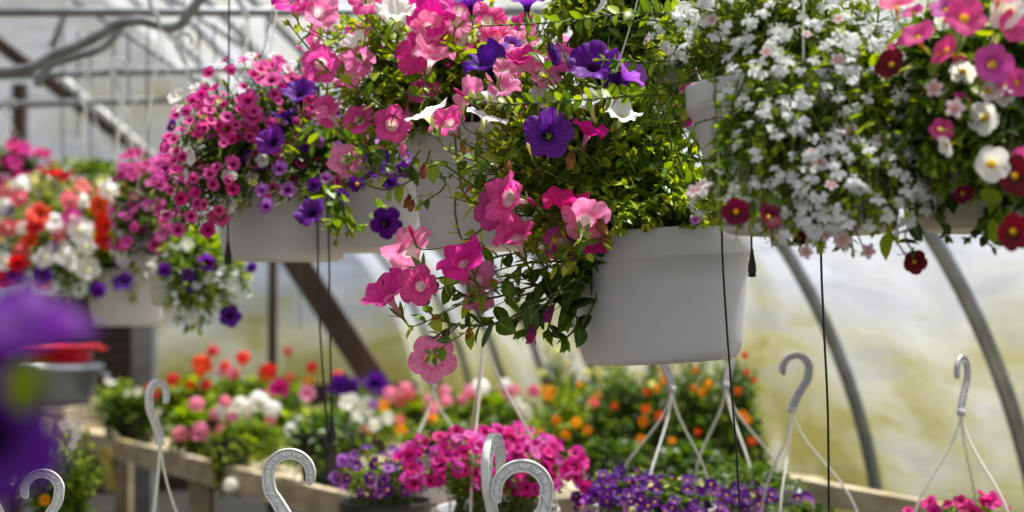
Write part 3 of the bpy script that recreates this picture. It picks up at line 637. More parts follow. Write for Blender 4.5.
# ---- the large white pot in the middle
def main_extra(T, gl, gs, root):
    D = 2.28
    trails = [([(612, 236), (575, 285), (520, 318), (470, 326), (436, 318), (420, 300)], ROUND), ([(560, 290, 2.24), (510, 318, 2.22), (480, 326, 2.2), (455, 325, 2.2), (434, 338, 2.21)], ROUND),
        ([(600, 240), (560, 275), (520, 290), (480, 300), (455, 290)], ROUND), ([(610, 235), (585, 268), (560, 262), (530, 262), (505, 280)], SMALLY),
        ([(620, 235), (602, 262), (596, 300), (582, 322), (566, 338)], ROUNDB), ([(606, 236), (590, 262), (572, 300), (566, 322)], ROUNDB), ([(600, 240), (578, 262), (556, 284), (520, 296)], ROUND), ([(616, 234), (590, 256), (560, 290), (548, 330)], ROUNDB), ([(600, 250), (570, 296), (540, 306), (525, 330)], ROUNDB),
        ([(560, 215), (530, 205), (495, 198), (468, 182), (445, 165), (430, 166)], LS['pet']), ([(520, 215), (478, 205), (462, 190), (455, 140), (452, 118)], LS['pet']), ([(500, 215), (478, 232), (462, 240), (455, 212), (456, 196)], SMALLY),
        ([(640, 215), (615, 202), (600, 185), (588, 160), (582, 152)], LS['pet']), ([(618, 210), (612, 170), (612, 140), (618, 122)], LS['pet']), ([(665, 225), (664, 190), (672, 160), (668, 128), (660, 100)], LS['pet']),
        ([(640, 228), (648, 200), (640, 175), (652, 140)], LS['pet']), ([(550, 240), (530, 190), (506, 165), (505, 140)], LS['pet']), ([(580, 220), (570, 190), (556, 178), (548, 150)], LS['pet']),
        ([(540, 250), (505, 255), (490, 260), (470, 275)], SMALLY), ([(600, 225), (560, 238), (530, 232), (500, 215)], LS['pet']), ([(690, 225), (700, 190), (705, 160), (695, 140)], LS['pet']), ([(680, 226), (684, 180), (676, 150)], SMALLY),
        ([(586, 255), (606, 232), (600, 205), (590, 190)], SMALLY), ([(570, 262, 2.2), (552, 268, 2.2), (540, 255, 2.2), (530, 240, 2.2)], SMALLY), ([(600, 238, 2.22), (585, 255, 2.2), (566, 262, 2.2), (548, 250, 2.2), (540, 236, 2.2)], SMALLY)]
    for k, (t, ls) in enumerate(trails):
        g = G(); s = G(); path = crspline([P(q[0], q[1], q[2] if len(q) > 2 else D) for q in t], 6)
        clothe(g, s, path, ls, start=.1, spacing=ls['L'] * (.55 if ls is not ROUNDB else .5), srad=.0017)
        o = link('trailing_stem', shift(s, T).mesh('trailing_stem'), T); link('leaves', shift(g, T).mesh('leaves'), o)
MAIN = [('petunia', 'violet', 548, 134, 2.2, 53, (-.02, .12, 1), 0), ('petunia', 'deep', 594, 66, 2.22, 56, (-.25, .6, .7), 1), ('petunia', 'lilac', 626, 76, 2.27, 44, (.55, .55, .25), 3), ('petunia', 'deep', 487, 66, 2.2, 48, (-.35, .6, .45), 3),
 ('petunia', 'violet', 527, 2, 2.2, 46, (0, .8, .3), 1), ('petunia', 'deep', 618, 84, 2.3, 30, (.2, -.4, .4), 2),
 ('petunia', 'light', 433, 358, 2.2, 51, (-.05, -.15, -.9), 0), ('petunia', 'cmagp', 420, 286, 2.18, 44, (-.3, .15, .9), 1), ('petunia', 'pinkm', 388, 297, 2.22, 54, (-.45, .7, .5), 3), ('petunia', 'light', 410, 250, 2.26, 56, (-.4, .55, -.5), 4),
 ('petunia', 'magenta', 462, 262, 2.18, 54, (-.4, .62, .65), 4), ('petunia', 'light', 476, 280, 2.23, 44, (.2, .5, -.7), 1), ('petunia', 'light', 478, 300, 2.28, 34, (-.1, -.6, -.5), 0),
 ('petunia', 'cmagp', 490, 210, 2.24, 42, (-.4, .1, .8), 2), ('petunia', 'pink', 508, 198, 2.18, 56, (-.75, .15, .62), 4), ('petunia', 'pink', 516, 240, 2.2, 50, (-.35, .75, .5), 3), ('petunia', 'magenta', 566, 207, 2.2, 50, (.05, .93, .32), 3),
 ('petunia', 'light', 585, 221, 2.16, 52, (.15, .45, -.75), 4), ('petunia', 'pink', 563, 243, 2.22, 42, (-.1, .2, -.8), 0), ('petunia', 'magenta', 597, 242, 2.2, 36, (.4, -.35, .6), 2), ('petunia', 'magenta', 588, 134, 2.24, 38, (.3, .85, .1), 3),
 ('petunia', 'white', 590, 104, 2.24, 42, (-.2, .7, .35), 1), ('petunia', 'white', 622, 114, 2.22, 40, (.15, .6, .45), 4), ('petunia', 'white', 427, 113, 2.2, 50, (-.43, .88, .12), 0), ('petunia', 'white', 486, 117, 2.2, 46, (.33, .92, .14), 0),
 ('petunia', 'pink', 449, 124, 2.24, 40, (-.4, .5, .7), 1), ('petunia', 'light', 500, 89, 2.24, 42, (.3, .6, .5), 3), ('petunia', 'light', 470, 95, 2.26, 40, (-.6, .3, .5), 4), ('petunia', 'magenta', 519, 62, 2.3, 40, (0, .85, .4), 3),
 ('petunia', 'light', 541, 73, 2.3, 44, (.3, .4, .7), 1), ('petunia', 'light', 520, 42, 2.35, 44, (-.2, .6, .5), 0), ('petunia', 'pink', 565, 56, 2.3, 36, (.2, .4, .7), 2), ('petunia', 'white', 495, 99, 2.3, 34, (0, .6, .6), 4), ('petunia', 'white', 541, 100, 2.3, 30, (.2, .5, .6), 1),
 ('petunia', 'magenta', 610, 98, 2.42, 30, (.2, .5, .6), 1), ('petunia', 'pink', 683, 93, 2.45, 26, (0, .3, .8), 0), ('petunia', 'magenta', 684, 116, 2.45, 28, (-.1, .3, .9), 0), ('petunia', 'violet', 512, 44, 2.35, 22, (0, .5, .6), 0),
 ('wilt', 'deep', 554, 52, 2.18, 22, (0, -1, .1), 0), ('wilt', 'wilt', 424, 170, 2.18, 15, (.05, -1, .1), 1), ('wilt', 'wilt', 572, 158, 2.18, 18, (-.15, -1, .1), 2), ('wilt', 'wiltp', 530, 332, 2.16, 19, (.05, -1, .1), 1), ('wilt', 'wiltp', 550, 312, 2.16, 18, (-.1, -1, 0), 2),
 ('wilt', 'wilt', 602, 224, 2.16, 20, (.1, -.8, .4), 0), ('wilt', 'wilt', 462, 148, 2.2, 12, (.4, -.8, .2), 0), ('wilt', 'wilt', 508, 165, 2.2, 13, (0, -1, .2), 1), ('wilt', 'wilt', 412, 205, 2.3, 12, (-.2, -1, .2), 1), ('wilt', 'wilt', 468, 332, 2.17, 12, (-.2, -1, .2), 2), ('wilt', 'wilt', 437, 316, 2.17, 12, (-.4, -.3, .6), 0),
 ('bud', 'cmag', 413, 236, 2.18, 22, (-.35, 1, .2)), ('bud', 'cmag', 461, 94, 2.18, 18, (-.75, .6, .2)), ('bud', 'cmag', 466, 192, 2.18, 14, (.6, .8, .1)), ('bud', 'cmag', 535, 205, 2.16, 20, (-.7, .7, .2)), ('bud', 'cyel', 463, 112, 2.17, 20, (.1, 1, .1)), ('bud', 'cyel', 530, 152, 2.17, 18, (-.3, 1, .1)), ('bud', 'cmag', 383, 284, 2.2, 12, (-.1, 1, .1)), ('bud', 'cmag', 535, 340, 2.18, 10, (0, -1, .1))]
PET['cmagp'] = petal('petal_rosy_magenta', (252, 225, 230), (214, 50, 150), (232, 80, 168), .16, .3)
PET['pinkm'] = petal('petal_hot_pink', (250, 190, 210), (228, 30, 150), (238, 62, 168), .1, .26)
hang_basket('large white pot of pink, violet and white petunias at the centre, its pot fully seen', (662, 361, 2.37), .152, .205, POTW,
    [(640, 170, 2.36, 80, 50), (610, 215, 2.3, 50, 26), (560, 170, 2.3, 60, 45), (560, 245, 2.24, 40, 34), (560, 110, 2.34, 90, 40), (640, 110, 2.4, 60, 40), (520, 210, 2.3, 36, 30), (500, 175, 2.34, 36, 50), (650, 190, 2.24, 50, 40), (530, 150, 2.26, 46, 36), (690, 212, 2.22, 44, 20), (620, 222, 2.21, 34, 16)], 520, LS['pet'], [], tiltm(-3.2), explicit=MAIN, extra=main_extra, ph=1.57, lip=.046)
# ---- pot with leafy dark growth above and behind the big pot; right: white lobelia
def lob_extra(T, gl, gs, root):
    for t in ([(760, 90), (720, 85), (690, 80), (650, 92), (620, 96)], [(770, 70), (700, 60), (650, 62), (600, 60)], [(770, 60), (700, 30), (650, 20), (600, 24)], [(740, 90), (700, 100), (664, 116), (640, 128)], [(700, 95), (640, 96), (580, 100), (510, 104), (470, 98)], [(720, 20), (640, 12), (560, 22), (480, 26)]):
        trail(gl, gs, t, 1.98, dict(L=.0185, W=.52, m=LEAF, mt=LEAFY, nr=5), .05, .013, .0013, pair=True)
LOB = [('small', 'dred', 736, 212, 1.66, 30, (-.1, .1, 1)), ('small', 'dred', 770, 216, 1.66, 30, (.5, .35, .8)), ('small', 'dred', 890, 64, 1.70, 34, (-.6, .3, .6)), ('small', 'dred', 915, 262, 1.78, 26, (.1, -.1, 1)), ('small', 'dred', 800, 238, 1.76, 16, (-.3, -.1, 1)), ('small', 'dred', 963, 196, 1.8, 20, (0, -.5, .7)),
 ('star', 'bac', 843, 240, 1.72, 20, (0, 0, 1)), ('star', 'bac', 818, 163, 1.72, 20, (-.1, .2, 1)), ('star', 'bac', 826, 233, 1.72, 18, (.1, .2, 1)), ('star', 'bac', 868, 251, 1.72, 18, (.1, -.2, 1)), ('star', 'bac', 806, 252, 1.72, 16, (-.4, -.2, 1)), ('star', 'bac', 694, 192, 1.74, 18, (-.4, .2, 1)), ('star', 'bac', 703, 186, 1.74, 16, (0, .3, 1)), ('star', 'bac', 838, 60, 1.74, 18, (0, .3, 1)), ('star', 'bac', 880, 140, 1.72, 18, (.1, 0, 1)), ('star', 'bac', 850, 132, 1.72, 20, (.1, .1, 1)), ('small', 'cpurl', 695, 220, 1.74, 10, (-.4, .1, 1)), ('wilt', 'gwh', 736, 242, 1.74, 12, (0, -1, .2), 1)]
hang_basket('white pot spilling white lobelia with a few dark red blooms, right of centre', (808, 234, 1.93), .155, .19, POTW,
    [(820, 100, 1.84, 100, 85), (850, 190, 1.76, 75, 62), (770, 150, 1.76, 34, 50), (735, 200, 1.76, 44, 28), (800, 225, 1.76, 50, 26), (790, 20, 1.9, 110, 50), (720, 40, 2.0, 70, 40)], 700, LS['lob'],
    [('lobelia', 'lob', 520, .0096), ('star', 'bac', 14, .008)], explicit=LOB, extra=lob_extra, limit=97, taper=.74)
# leafy petunia growth (behind the lobelia pot) hangs from its own pot out of sight
hang_basket('leafy green petunia basket filling the top edge above the large white pot', (668, 104, 2.62), .14, .19, POTW,
    [(660, 30, 2.45, 100, 60), (590, 30, 2.4, 60, 50), (720, 60, 2.5, 60, 50), (620, 85, 2.4, 60, 30)], 380, LS['pet'], [('petunia', 'white', 3, .02), ('petunia', 'violet', 2, .022)],
    explicit=[('petunia', 'white', 676, 28, 2.3, 14, (.4, .7, .3)), ('petunia', 'lilac', 609, 14, 2.3, 16, (.4, .7, .3)), ('petunia', 'white', 602, 6, 2.3, 22, (-.8, .5, .3))])
# ---- right-hand basket, pink and white calibrachoa
RB = [('small', 'cpy', 965, 17, 1.72, 44, (0, .35, 1), 0), ('small', 'corch', 993, 64, 1.72, 42, (.05, .1, 1), 1), ('small', 'cpy', 917, 35, 1.72, 40, (-.5, .7, .5), 2), ('small', 'cpy', 945, 50, 1.74, 34, (-.8, .4, .4), 0), ('small', 'whitey', 992, 164, 1.7, 38, (.05, 0, 1), 0), ('small', 'whitey', 984, 118, 1.74, 36, (-.7, -.1, .6), 1),
 ('small', 'whitey', 988, 90, 1.76, 30, (0, .5, .8), 2), ('star', 'bac', 955, 108, 1.72, 22, (-.1, .1, 1)), ('small', 'whitey', 963, 72, 1.75, 28, (-.4, -.5, .6), 0), ('small', 'cmag', 961, 62, 1.76, 16, (0, .3, 1)), ('star', 'bac', 934, 88, 1.74, 20, (-.5, 0, .9)), ('small', 'whitey', 1008, 12, 1.74, 42, (-.7, .3, .6), 1), ('small', 'cpy', 896, 4, 1.74, 36, (-.2, .8, .4), 1),
 ('small', 'corch', 946, 8, 1.74, 34, (-.3, .6, .6), 1), ('small', 'cpy', 1018, 82, 1.74, 32, (.3, .2, 1), 0), ('small', 'cpy', 1012, 26, 1.74, 36, (.4, .1, .9), 0), ('small', 'cpy', 1000, -6, 1.74, 36, (0, .7, .6), 0), ('small', 'dred', 1014, 232, 1.7, 40, (.2, -.1, 1), 0), ('small', 'dred', 1016, 176, 1.72, 44, (.2, .1, 1), 1), ('small', 'dred', 963, 194, 1.74, 22, (0, -.4, .7), 1),
 ('small', 'dred', 955, 146, 1.78, 26, (-.3, .1, .8), 1), ('small', 'whitey', 1004, 96, 1.76, 22, (.2, -.2, 1)), ('small', 'corch', 1006, 86, 1.76, 24, (.5, .2, 1)), ('bud', 'cyel', 944, 130, 1.72, 14, (-1, .2, .3)), ('small', 'whitey', 946, 146, 1.72, 24, (-.7, -.3, .2))]
def right_extra(T, gl, gs, root):
    for t in ([(985, 190), (990, 215), (978, 228), (970, 238)], [(1000, 180), (995, 222), (988, 232), (1000, 246), (1010, 240)], [(950, 190), (940, 214), (946, 236)], [(930, 190), (915, 215), (905, 236), (912, 250)], [(1010, 180), (985, 232), (993, 248)]):
        trail(gl, gs, t, 1.74, dict(L=.019, W=.66, m=LEAFD, nr=4, prof='round'), .1, .012, .0012)
hang_basket('cream pot of pink and white calibrachoa at the right edge', (1020, 231, 1.86), .150, .2, POTS,
    [(990, 60, 1.8, 90, 80), (1000, 130, 1.76, 60, 55), (930, 90, 1.8, 40, 70), (920, 150, 1.8, 30, 45), (1040, 180, 1.76, 60, 50), (980, 160, 1.69, 60, 36), (950, 120, 1.7, 50, 50)], 620, LS['petd'], [('small', 'cpy', 14, .014), ('small', 'whitey', 8, .013), ('small', 'corch', 5, .014), ('small', 'cyel', 10, .006)], explicit=[e[:4] + (e[4] - .1,) + e[5:] for e in RB], extra=right_extra)
# ---- pink petunia basket left of centre
C_ = [('petunia', 'pink', 359, 120, 2.55, 34, (-.05, .35, .9), 0), ('petunia', 'pink', 392, 125, 2.5, 40, (.25, .1, .9), 4), ('petunia', 'light', 332, 116, 2.55, 34, (-.4, .7, .3), 3), ('petunia', 'light', 345, 160, 2.5, 36, (-.3, 0, -.8), 0), ('petunia', 'pink', 321, 64, 2.5, 40, (.05, -.2, .9), 4), ('petunia', 'white', 353, 45, 2.5, 30, (-.4, .7, .4), 3), ('petunia', 'light', 360, 58, 2.52, 34, (0, -.5, .7), 1),
 ('wilt', 'light', 403, 148, 2.48, 15, (.1, -1, .2), 1), ('petunia', 'white', 397, 15, 2.48, 42, (0, .6, .5), 3), ('petunia', 'pinkm', 415, 52, 2.48, 48, (-.3, .2, .9), 2), ('petunia', 'light', 432, 58, 2.45, 44, (.25, .75, .4), 3), ('petunia', 'magenta', 432, 16, 2.5, 54, (-.1, .3, .9), 1), ('petunia', 'light', 428, 27, 2.48, 34, (.1, .1, .9), 0),
 ('petunia', 'light', 318, 12, 2.5, 44, (.3, .3, .8), 1), ('petunia', 'magenta', 292, 0, 2.5, 44, (-.1, .6, .7), 0), ('petunia', 'pink', 368, 0, 2.5, 42, (.1, .6, .7), 2), ('petunia', 'pink', 460, 10, 2.45, 44, (.2, .6, .6), 1), ('petunia', 'light', 457, 22, 2.5, 36, (.3, .3, .8), 0), ('petunia', 'magenta', 378, 44, 2.6, 24, (0, .6, .6), 1), ('petunia', 'pink', 360, 34, 2.6, 30, (-.1, .7, .6), 3),
 ('petunia', 'deep', 470, 3, 2.4, 36, (-.1, .8, .3), 1), ('petunia', 'white', 406, 32, 2.6, 30, (.2, .3, .8), 0), ('petunia', 'light', 496, 38, 2.55, 40, (.1, .5, .7), 1), ('petunia', 'pink', 488, 20, 2.55, 40, (.2, .4, .7), 4), ('petunia', 'white', 460, 40, 2.6, 20, (0, .2, .9), 0),
 ('petunia', 'light', 505, 72, 2.5, 36, (0, .4, .7), 0), ('petunia', 'white', 392, 42, 2.6, 22, (0, .2, .9), 0), ('petunia', 'pinkm', 480, 48, 2.6, 32, (0, .5, .7), 1)]
def c_extra(T, gl, gs, root):
    for t in ([(430, 150), (420, 175), (385, 190), (360, 180), (345, 165)], [(420, 150), (400, 175), (375, 172), (356, 150)], [(400, 120), (360, 90), (330, 72), (310, 50), (290, 25)], [(430, 160), (445, 185), (420, 205)], [(440, 90), (400, 60), (370, 20), (365, -5)], [(440, 100), (400, 90), (395, 60), (398, 30)]):
        trail(gl, gs, t, 2.5, LS['pet'], .1, .02, .0016)
hang_basket('white pot of pink petunias half hidden just left of the large white pot', (492, 250, 2.72), .153, .215, POTW,
    [(400, 90, 2.65, 80, 50), (460, 90, 2.6, 70, 45), (370, 110, 2.6, 50, 40), (480, 40, 2.68, 80, 45), (400, 40, 2.66, 90, 40)], 260, LS['pet'], [('petunia', 'pink', 7, .03), ('petunia', 'light', 6, .03), ('petunia', 'magenta', 3, .03)], explicit=C_, extra=c_extra)
# ---- violet petunia basket
B_ = [('petunia', 'deep', 300, 94, 2.75, 38, (0, .6, .5), 1), ('petunia', 'violet', 273, 142, 2.75, 34, (-.3, .3, .8), 1), ('petunia', 'deep', 288, 117, 2.75, 28, (-.3, .8, .1), 3), ('petunia', 'violet', 312, 213, 2.72, 34, (-.35, .4, .7), 4), ('petunia', 'deep', 386, 223, 2.72, 34, (.2, .05, .9), 4), ('small', 'cpur', 357, 184, 2.74, 18, (0, .1, 1)), ('small', 'cpurl', 266, 206, 2.74, 18, (-.2, .1, .9)),
 ('petunia', 'violet', 340, 197, 2.78, 20, (.1, .3, .8), 0), ('petunia', 'deep', 390, 182, 2.78, 20, (.2, .2, .8), 0), ('petunia', 'deep', 403, 170, 2.8, 18, (.2, .2, .8), 0), ('petunia', 'deep', 384, 158, 2.8, 18, (.2, .2, .8), 0), ('small', 'cpurl', 280, 168, 2.76, 18, (-.2, .3, .9)), ('small', 'cpurl', 288, 190, 2.76, 18, (0, .3, .9)), ('small', 'cpurl', 262, 190, 2.76, 16, (-.2, .3, .9)), ('wilt', 'wilt', 407, 200, 2.7, 14, (-.1, -1, .2), 0), ('petunia', 'deep', 314, 185, 2.78, 16, (0, .2, .9), 0), ('small', 'cpurl', 326, 178, 2.76, 14, (0, .3, .9)), ('small', 'cpurl', 347, 172, 2.76, 14, (0, .3, .9))]
def b_extra(T, gl, gs, root):
    for t in ([(330, 180), (326, 205), (338, 218), (360, 226), (378, 224)], [(340, 190), (345, 215), (338, 232), (336, 240)], [(320, 180), (340, 200), (345, 222), (350, 232)]): trail(gl, gs, t, 2.74, LS['pet'], .1, .014, .0014)
hang_basket('pale pot of violet petunias behind the two hanging black tubes', (366, 252, 3.05), .135, .175, POTW,
    [(330, 150, 2.95, 60, 40), (370, 165, 2.95, 50, 26), (290, 150, 2.9, 40, 40), (300, 180, 2.85, 40, 20)], 150, LS['petd'], [('small', 'cpurl', 14, .014), ('small', 'cpur', 8, .014), ('small', 'cmag', 5, .013)], explicit=B_, extra=b_extra)
# ---- pink calibrachoa mound
A_ = [('small', 'cpink', 271, 80, 2.85, 26, (0, .75, .65)), ('small', 'cpink', 292, 79, 2.85, 18, (.2, .7, .7)), ('small', 'cpink', 248, 100, 2.85, 24, (-.3, .3, .9)), ('small', 'cpink', 253, 116, 2.85, 22, (-.1, .2, .9)), ('small', 'cpink', 226, 129, 2.85, 22, (-.1, .3, .9)), ('small', 'cpink', 262, 66, 2.9, 20, (0, .7, .6)), ('small', 'cpink', 189, 128, 2.9, 20, (-.4, .4, .8)), ('small', 'cpink', 209, 131, 2.9, 18, (-.1, .3, .9)), ('small', 'white', 228, 205, 2.85, 20, (0, .1, 1)), ('small', 'cpink', 221, 217, 2.85, 20, (-.1, 0, 1)), ('small', 'cmag', 208, 230, 2.85, 17, (-.1, 0, 1)), ('small', 'cpink', 178, 230, 2.85, 16, (-.1, 0, 1)), ('small', 'white', 200, 90, 2.95, 20, (-.2, .4, .8)), ('small', 'white', 176, 96, 2.95, 20, (-.4, .5, .8)), ('small', 'white', 187, 110, 2.95, 18, (-.3, .4, .8)), ('small', 'whitey', 252, 178, 2.85, 14, (0, .1, 1)),
 ('small', 'cmag', 196, 164, 2.9, 18, (-.2, .2, 1)), ('small', 'cpur', 172, 126, 2.95, 14, (-.6, .2, .8)), ('small', 'cpur', 168, 140, 2.95, 14, (-.6, .2, .8))]
hang_basket('pale pot under a tall mound of small pink calibrachoa on the left', (284, 261, 3.08), .150, .19, POTW,
    [(255, 110, 2.95, 62, 55), (295, 85, 2.98, 40, 36), (215, 150, 2.9, 50, 55), (190, 195, 2.88, 34, 40), (235, 190, 2.86, 40, 36), (280, 150, 2.95, 50, 50)], 330, LS['cald'], [('small', 'cpink', 150, .0125), ('small', 'cmag', 24, .012), ('small', 'white', 18, .012), ('small', 'cyel', 10, .007)], explicit=A_, group=None, limit=98)
# ---- red and white petunia basket, far left
D1 = 5.2
def farfl(lst, D, kind='petunia'): return [(kind, c, x, y, D, d, (rng.normal() * .3, .2 + rng.normal() * .25, 1)) for c, x, y, d in lst]
Lf = farfl([('red', 40, 215, 26), ('red', 35, 225, 20), ('red', 100, 205, 26), ('red', 108, 225, 28), ('red', 105, 238, 24), ('red', 115, 215, 22), ('red', 18, 262, 22), ('red', 5, 280, 22), ('red', 128, 192, 18), ('red', 30, 240, 20), ('salmon', 20, 198, 20), ('salmon', 70, 200, 22), ('salmon', 8, 228, 20), ('salmon', 60, 235, 16),
  ('white', 122, 205, 26), ('white', 80, 230, 28), ('white', 55, 222, 24), ('white', 60, 252, 28), ('white', 45, 258, 24), ('white', 70, 258, 26), ('white', 86, 246, 22), ('white', 88, 270, 26), ('white', 110, 190, 22), ('white', 5, 262, 20), ('white', 22, 228, 14), ('white', 85, 200, 16), ('white', 5, 205, 16),
  ('deep', 42, 275, 22), ('deep', 123, 282, 24), ('deep', 98, 290, 18), ('deep', 160, 276, 24), ('deep', 124, 260, 18), ('deep', 16, 275, 18), ('deep', 10, 210, 14), ('violet', 55, 247, 14), ('magenta', 165, 250, 18), ('pink', 72, 218, 22), ('dred', 133, 247, 14)], 5.0)
hang_basket('white pot of red, white and purple petunias at the far left', (128, 326, 5.3), .150, .2, POTW,
    [(60, 215, 5.3, 75, 40), (110, 240, 5.2, 55, 45), (30, 255, 5.2, 50, 40), (150, 270, 5.2, 34, 40), (80, 280, 5.2, 50, 24)], 360, LS['midy'], [('petunia', 'salmon', 12, .035), ('petunia', 'red', 9, .038), ('petunia', 'white', 3, .035), ('small', 'whitey', 10, .015)], explicit=Lf, ph=.9)
Lg = farfl([('deep', 230, 316, 24), ('violet', 208, 262, 20), ('deep', 190, 284, 20), ('deep', 165, 270, 16), ('violet', 188, 275, 14), ('deep', 252, 268, 12)], 3.9)
def g_extra(T, gl, gs, root):
    for t in ([(180, 250), (185, 290), (178, 320)], [(190, 255), (215, 280), (225, 300)], [(200, 250), (240, 275), (248, 290)], [(170, 260), (176, 290), (186, 328)], [(195, 255), (205, 300), (200, 330)]): trail(gl, gs, t, 3.9, LS['midy'], .1, .02, .002)
hang_basket('small cream pot trailing purple petunias and tiny white blooms below the calibrachoa', (185, 306, 4.15), .11, .14, POTS,
    [(180, 270, 4.0, 26, 30), (190, 300, 3.95, 26, 34), (225, 285, 3.95, 26, 26)], 110, LS['midy'], [('lobelia', 'lob', 60, .012), ('small', 'white', 14, .016)], explicit=Lg, extra=g_extra)
hang_basket('hanging basket of solid magenta petunias high at the far left edge', (10, 222, 6.6), .15, .2, POTW, [(5, 175, 6.6, 46, 30)], 80, LS['mid'], [('petunia', 'cmag', 34, .036), ('petunia', 'corch', 8, .034)], group=None)
hang_basket('hanging basket of pale yellow and white blooms behind the red petunias', (85, 226, 6.3), .15, .2, POTW, [(75, 188, 6.3, 58, 18), (120, 190, 6.2, 40, 16)], 140, LS['midy'], [('petunia', 'cyel', 40, .026), ('petunia', 'white', 12, .028)], group=None)
def mid_pink(): hang_basket('calibrachoa basket in orchid pink behind the violet purple trailing one', (158, 268, 4.3), .14, .18, POTW, [(150, 205, 4.25, 36, 45), (140, 180, 4.3, 26, 26), (175, 180, 4.3, 24, 30), (152, 236, 4.12, 38, 32)], 170, LS['mid'], [('small', 'cpink', 60, .018), ('small', 'corch', 40, .018)])
mid_pink()

# ---------------------------------------------------------------- baskets standing on benches, with upright hooks
def bench_basket(label, px, py, D, R, h, mat, blobs, nst, ls, spec, hook=None, group=None, zb=BZ, taper=.8, explicit=(), ph=.3, cat='flower basket'):
    c = P(px, py, D); c[2] = zb; T = empty('potted_basket', c, label, cat, group); pot(T, c, R, h, mat, None, taper, .03)
    root = c + [0, 0, h - .02]; gl = G(); gs = G(); bl = [Blob(*b) for b in blobs] 
    grow(gl, gs, root, R * .9, bl, nst, ls)
    for e in explicit: flower_at(T, gl, gs, e, root)
    link('foliage', shift(gl, T).mesh('foliage'), T)['kind'] = 'stuff'; link('stems', shift(gs, T).mesh('stems'), T)['kind'] = 'stuff'
    scatter(T, bl, spec)
    if hook:
        hx, hy, hw, flip, hm, yaw = hook   # foot pixel and crook width in pixels
        Dh = D; ft = P(hx, hy, Dh); hk, foot = hook_mesh(hw * Dh / FPX, hm, flip, yaw); g = G(); addg(g, hk, np.eye(3), ft - foot, 1.); 
        fr = hw * Dh / FPX * .15; tube(g, [ft + [0, 0, .004], ft - [0, 0, fr]], [fr * .8, fr], hm, 10, True)
        link('hanger_hook', shift(g, T).mesh('hanger_hook'), T); hanger(T, ft - [0, 0, fr * .5], rimpts(c + [0, 0, h], R * .97, ph), .0028 if D < 4 else .004, WIREW, .04)
    return T
def lowspec(): return [('small', 'whitey', 12, .015)]
def low_basket(label, x, y, D, w, flip, hm=HOOKW, yaw=0., ph=.3, col='pink'):
    z = .62; R = .125; h = .16; q = P(x, y, D); yb = 0
    # blobs in pixels round the pot, below the frame
    zc = z + h + .05; pyc = 256 - ((zc - EYE) * math.cos(PITCH) / D - math.tan(PITCH)) * FPX
    bench_basket(label, x + 5, 700, D, R, h, POTW, [(x + 5, pyc, D, 105, 40), (x + 5, pyc - 10, D, 70, 40)], 60, LS['pet'], [('petunia', col, 8, .026)], hook=(x, y, w, flip, hm, yaw), zb=z, ph=ph)
low_basket('white ribbed hook curling left at the bottom left corner', 36, 540, 2.3, 38, -1, yaw=.1, col='white')
low_basket('white ribbed hook opening right below the violet tubes', 296, 538, 2.2, 48, 1, yaw=0, col='pink')
low_basket('thin white hook seen nearly edge on near the bottom centre', 496, 537, 2.1, 56, 1, yaw=1.3, col='magenta')
low_basket('white ribbed hook beside the edge-on hook at the bottom centre', 514, 564, 2.05, 56, -1, yaw=.0, col='violet')
low_basket('white hook rising in front of the bench, its strands spreading below', 160, 440, 2.85, 33, 1, yaw=1.2, col='salmon')
low_basket('short white hanger tip at the very bottom left corner', 3, 530, 2.0, 40, 1, yaw=1.2, col='light')
bench_basket('white pot of magenta calibrachoa on the bench behind the white hooks', 497, 508, 3.25, .135, .17, POTW, [(480, 456, 3.2, 78, 24), (440, 472, 3.15, 40, 24), (545, 470, 3.2, 42, 30), (500, 447, 3.3, 60, 20)], 200, LS['cal'],
   [('small', 'cmag', 130, .0155), ('small', 'corch', 50, .015)], hook=(484, 326, 26, 1, HOOKG, .3), ph=.1, zb=BZ)
bench_basket('small pot of dusky purple calibrachoa left of the magenta basket', 385, 500, 3.6, .11, .14, POTB, [(380, 474, 3.5, 44, 26), (410, 465, 3.5, 26, 16)], 90, LS['cal'], [('small', 'cpur', 30, .015), ('small', 'cpurl', 26, .015)])
bench_basket('basket of violet calibrachoa below the big white pot', 655, 520, 3.3, .135, .17, POTW, [(655, 502, 3.2, 72, 24), (620, 490, 3.25, 44, 20)], 150, LS['cald'], [('small', 'cpur', 130, .0125), ('small', 'cpurl', 12, .014), ('small', 'cyel', 14, .007)], hook=(672, 388, 28, 1, HOOKG, .8), ph=.25)
bench_basket('basket of violet calibrachoa at the foot of the black tubing', 745, 525, 3.58, .13, .17, POTW, [(735, 505, 3.4, 52, 20), (780, 508, 3.4, 36, 16)], 110, LS['cald'], [('small', 'cpur', 110, .0125), ('small', 'cpurl', 10, .014), ('small', 'cyel', 10, .007)], hook=(726, 384, 28, -1, HOOKG, .9), ph=.55)
bench_basket('basket whose grey plastic hook opens left beside the long black tube', 800, 545, 3.2, .13, .15, POTW, [(800, 532, 3.2, 66, 20)], 60, LS['cald'], [('small', 'cpur', 24, .016)], hook=(792, 408, 30, -1, HOOKG, .1), ph=.0)
bench_basket('basket with magenta blooms and grey hook near the right edge', 968, 540, 3.1, .12, .14, POTW, [(968, 515, 3.1, 44, 20)], 60, LS['cal'], [('small', 'cmag', 18, .016)], hook=(961, 411, 30, -1, HOOKG, .9), ph=1.1,
   explicit=[('small', 'cmag', x, y, 3.05, 12, n) for x, y, n in [(948, 504, (-.5, .7, .4)), (982, 494, (.4, .8, .4)), (970, 504, (0, .7, .6)), (990, 506, (.3, .8, .4)), (962, 508, (-.2, .8, .5)), (908, 511, (-.2, .8, .5))]])
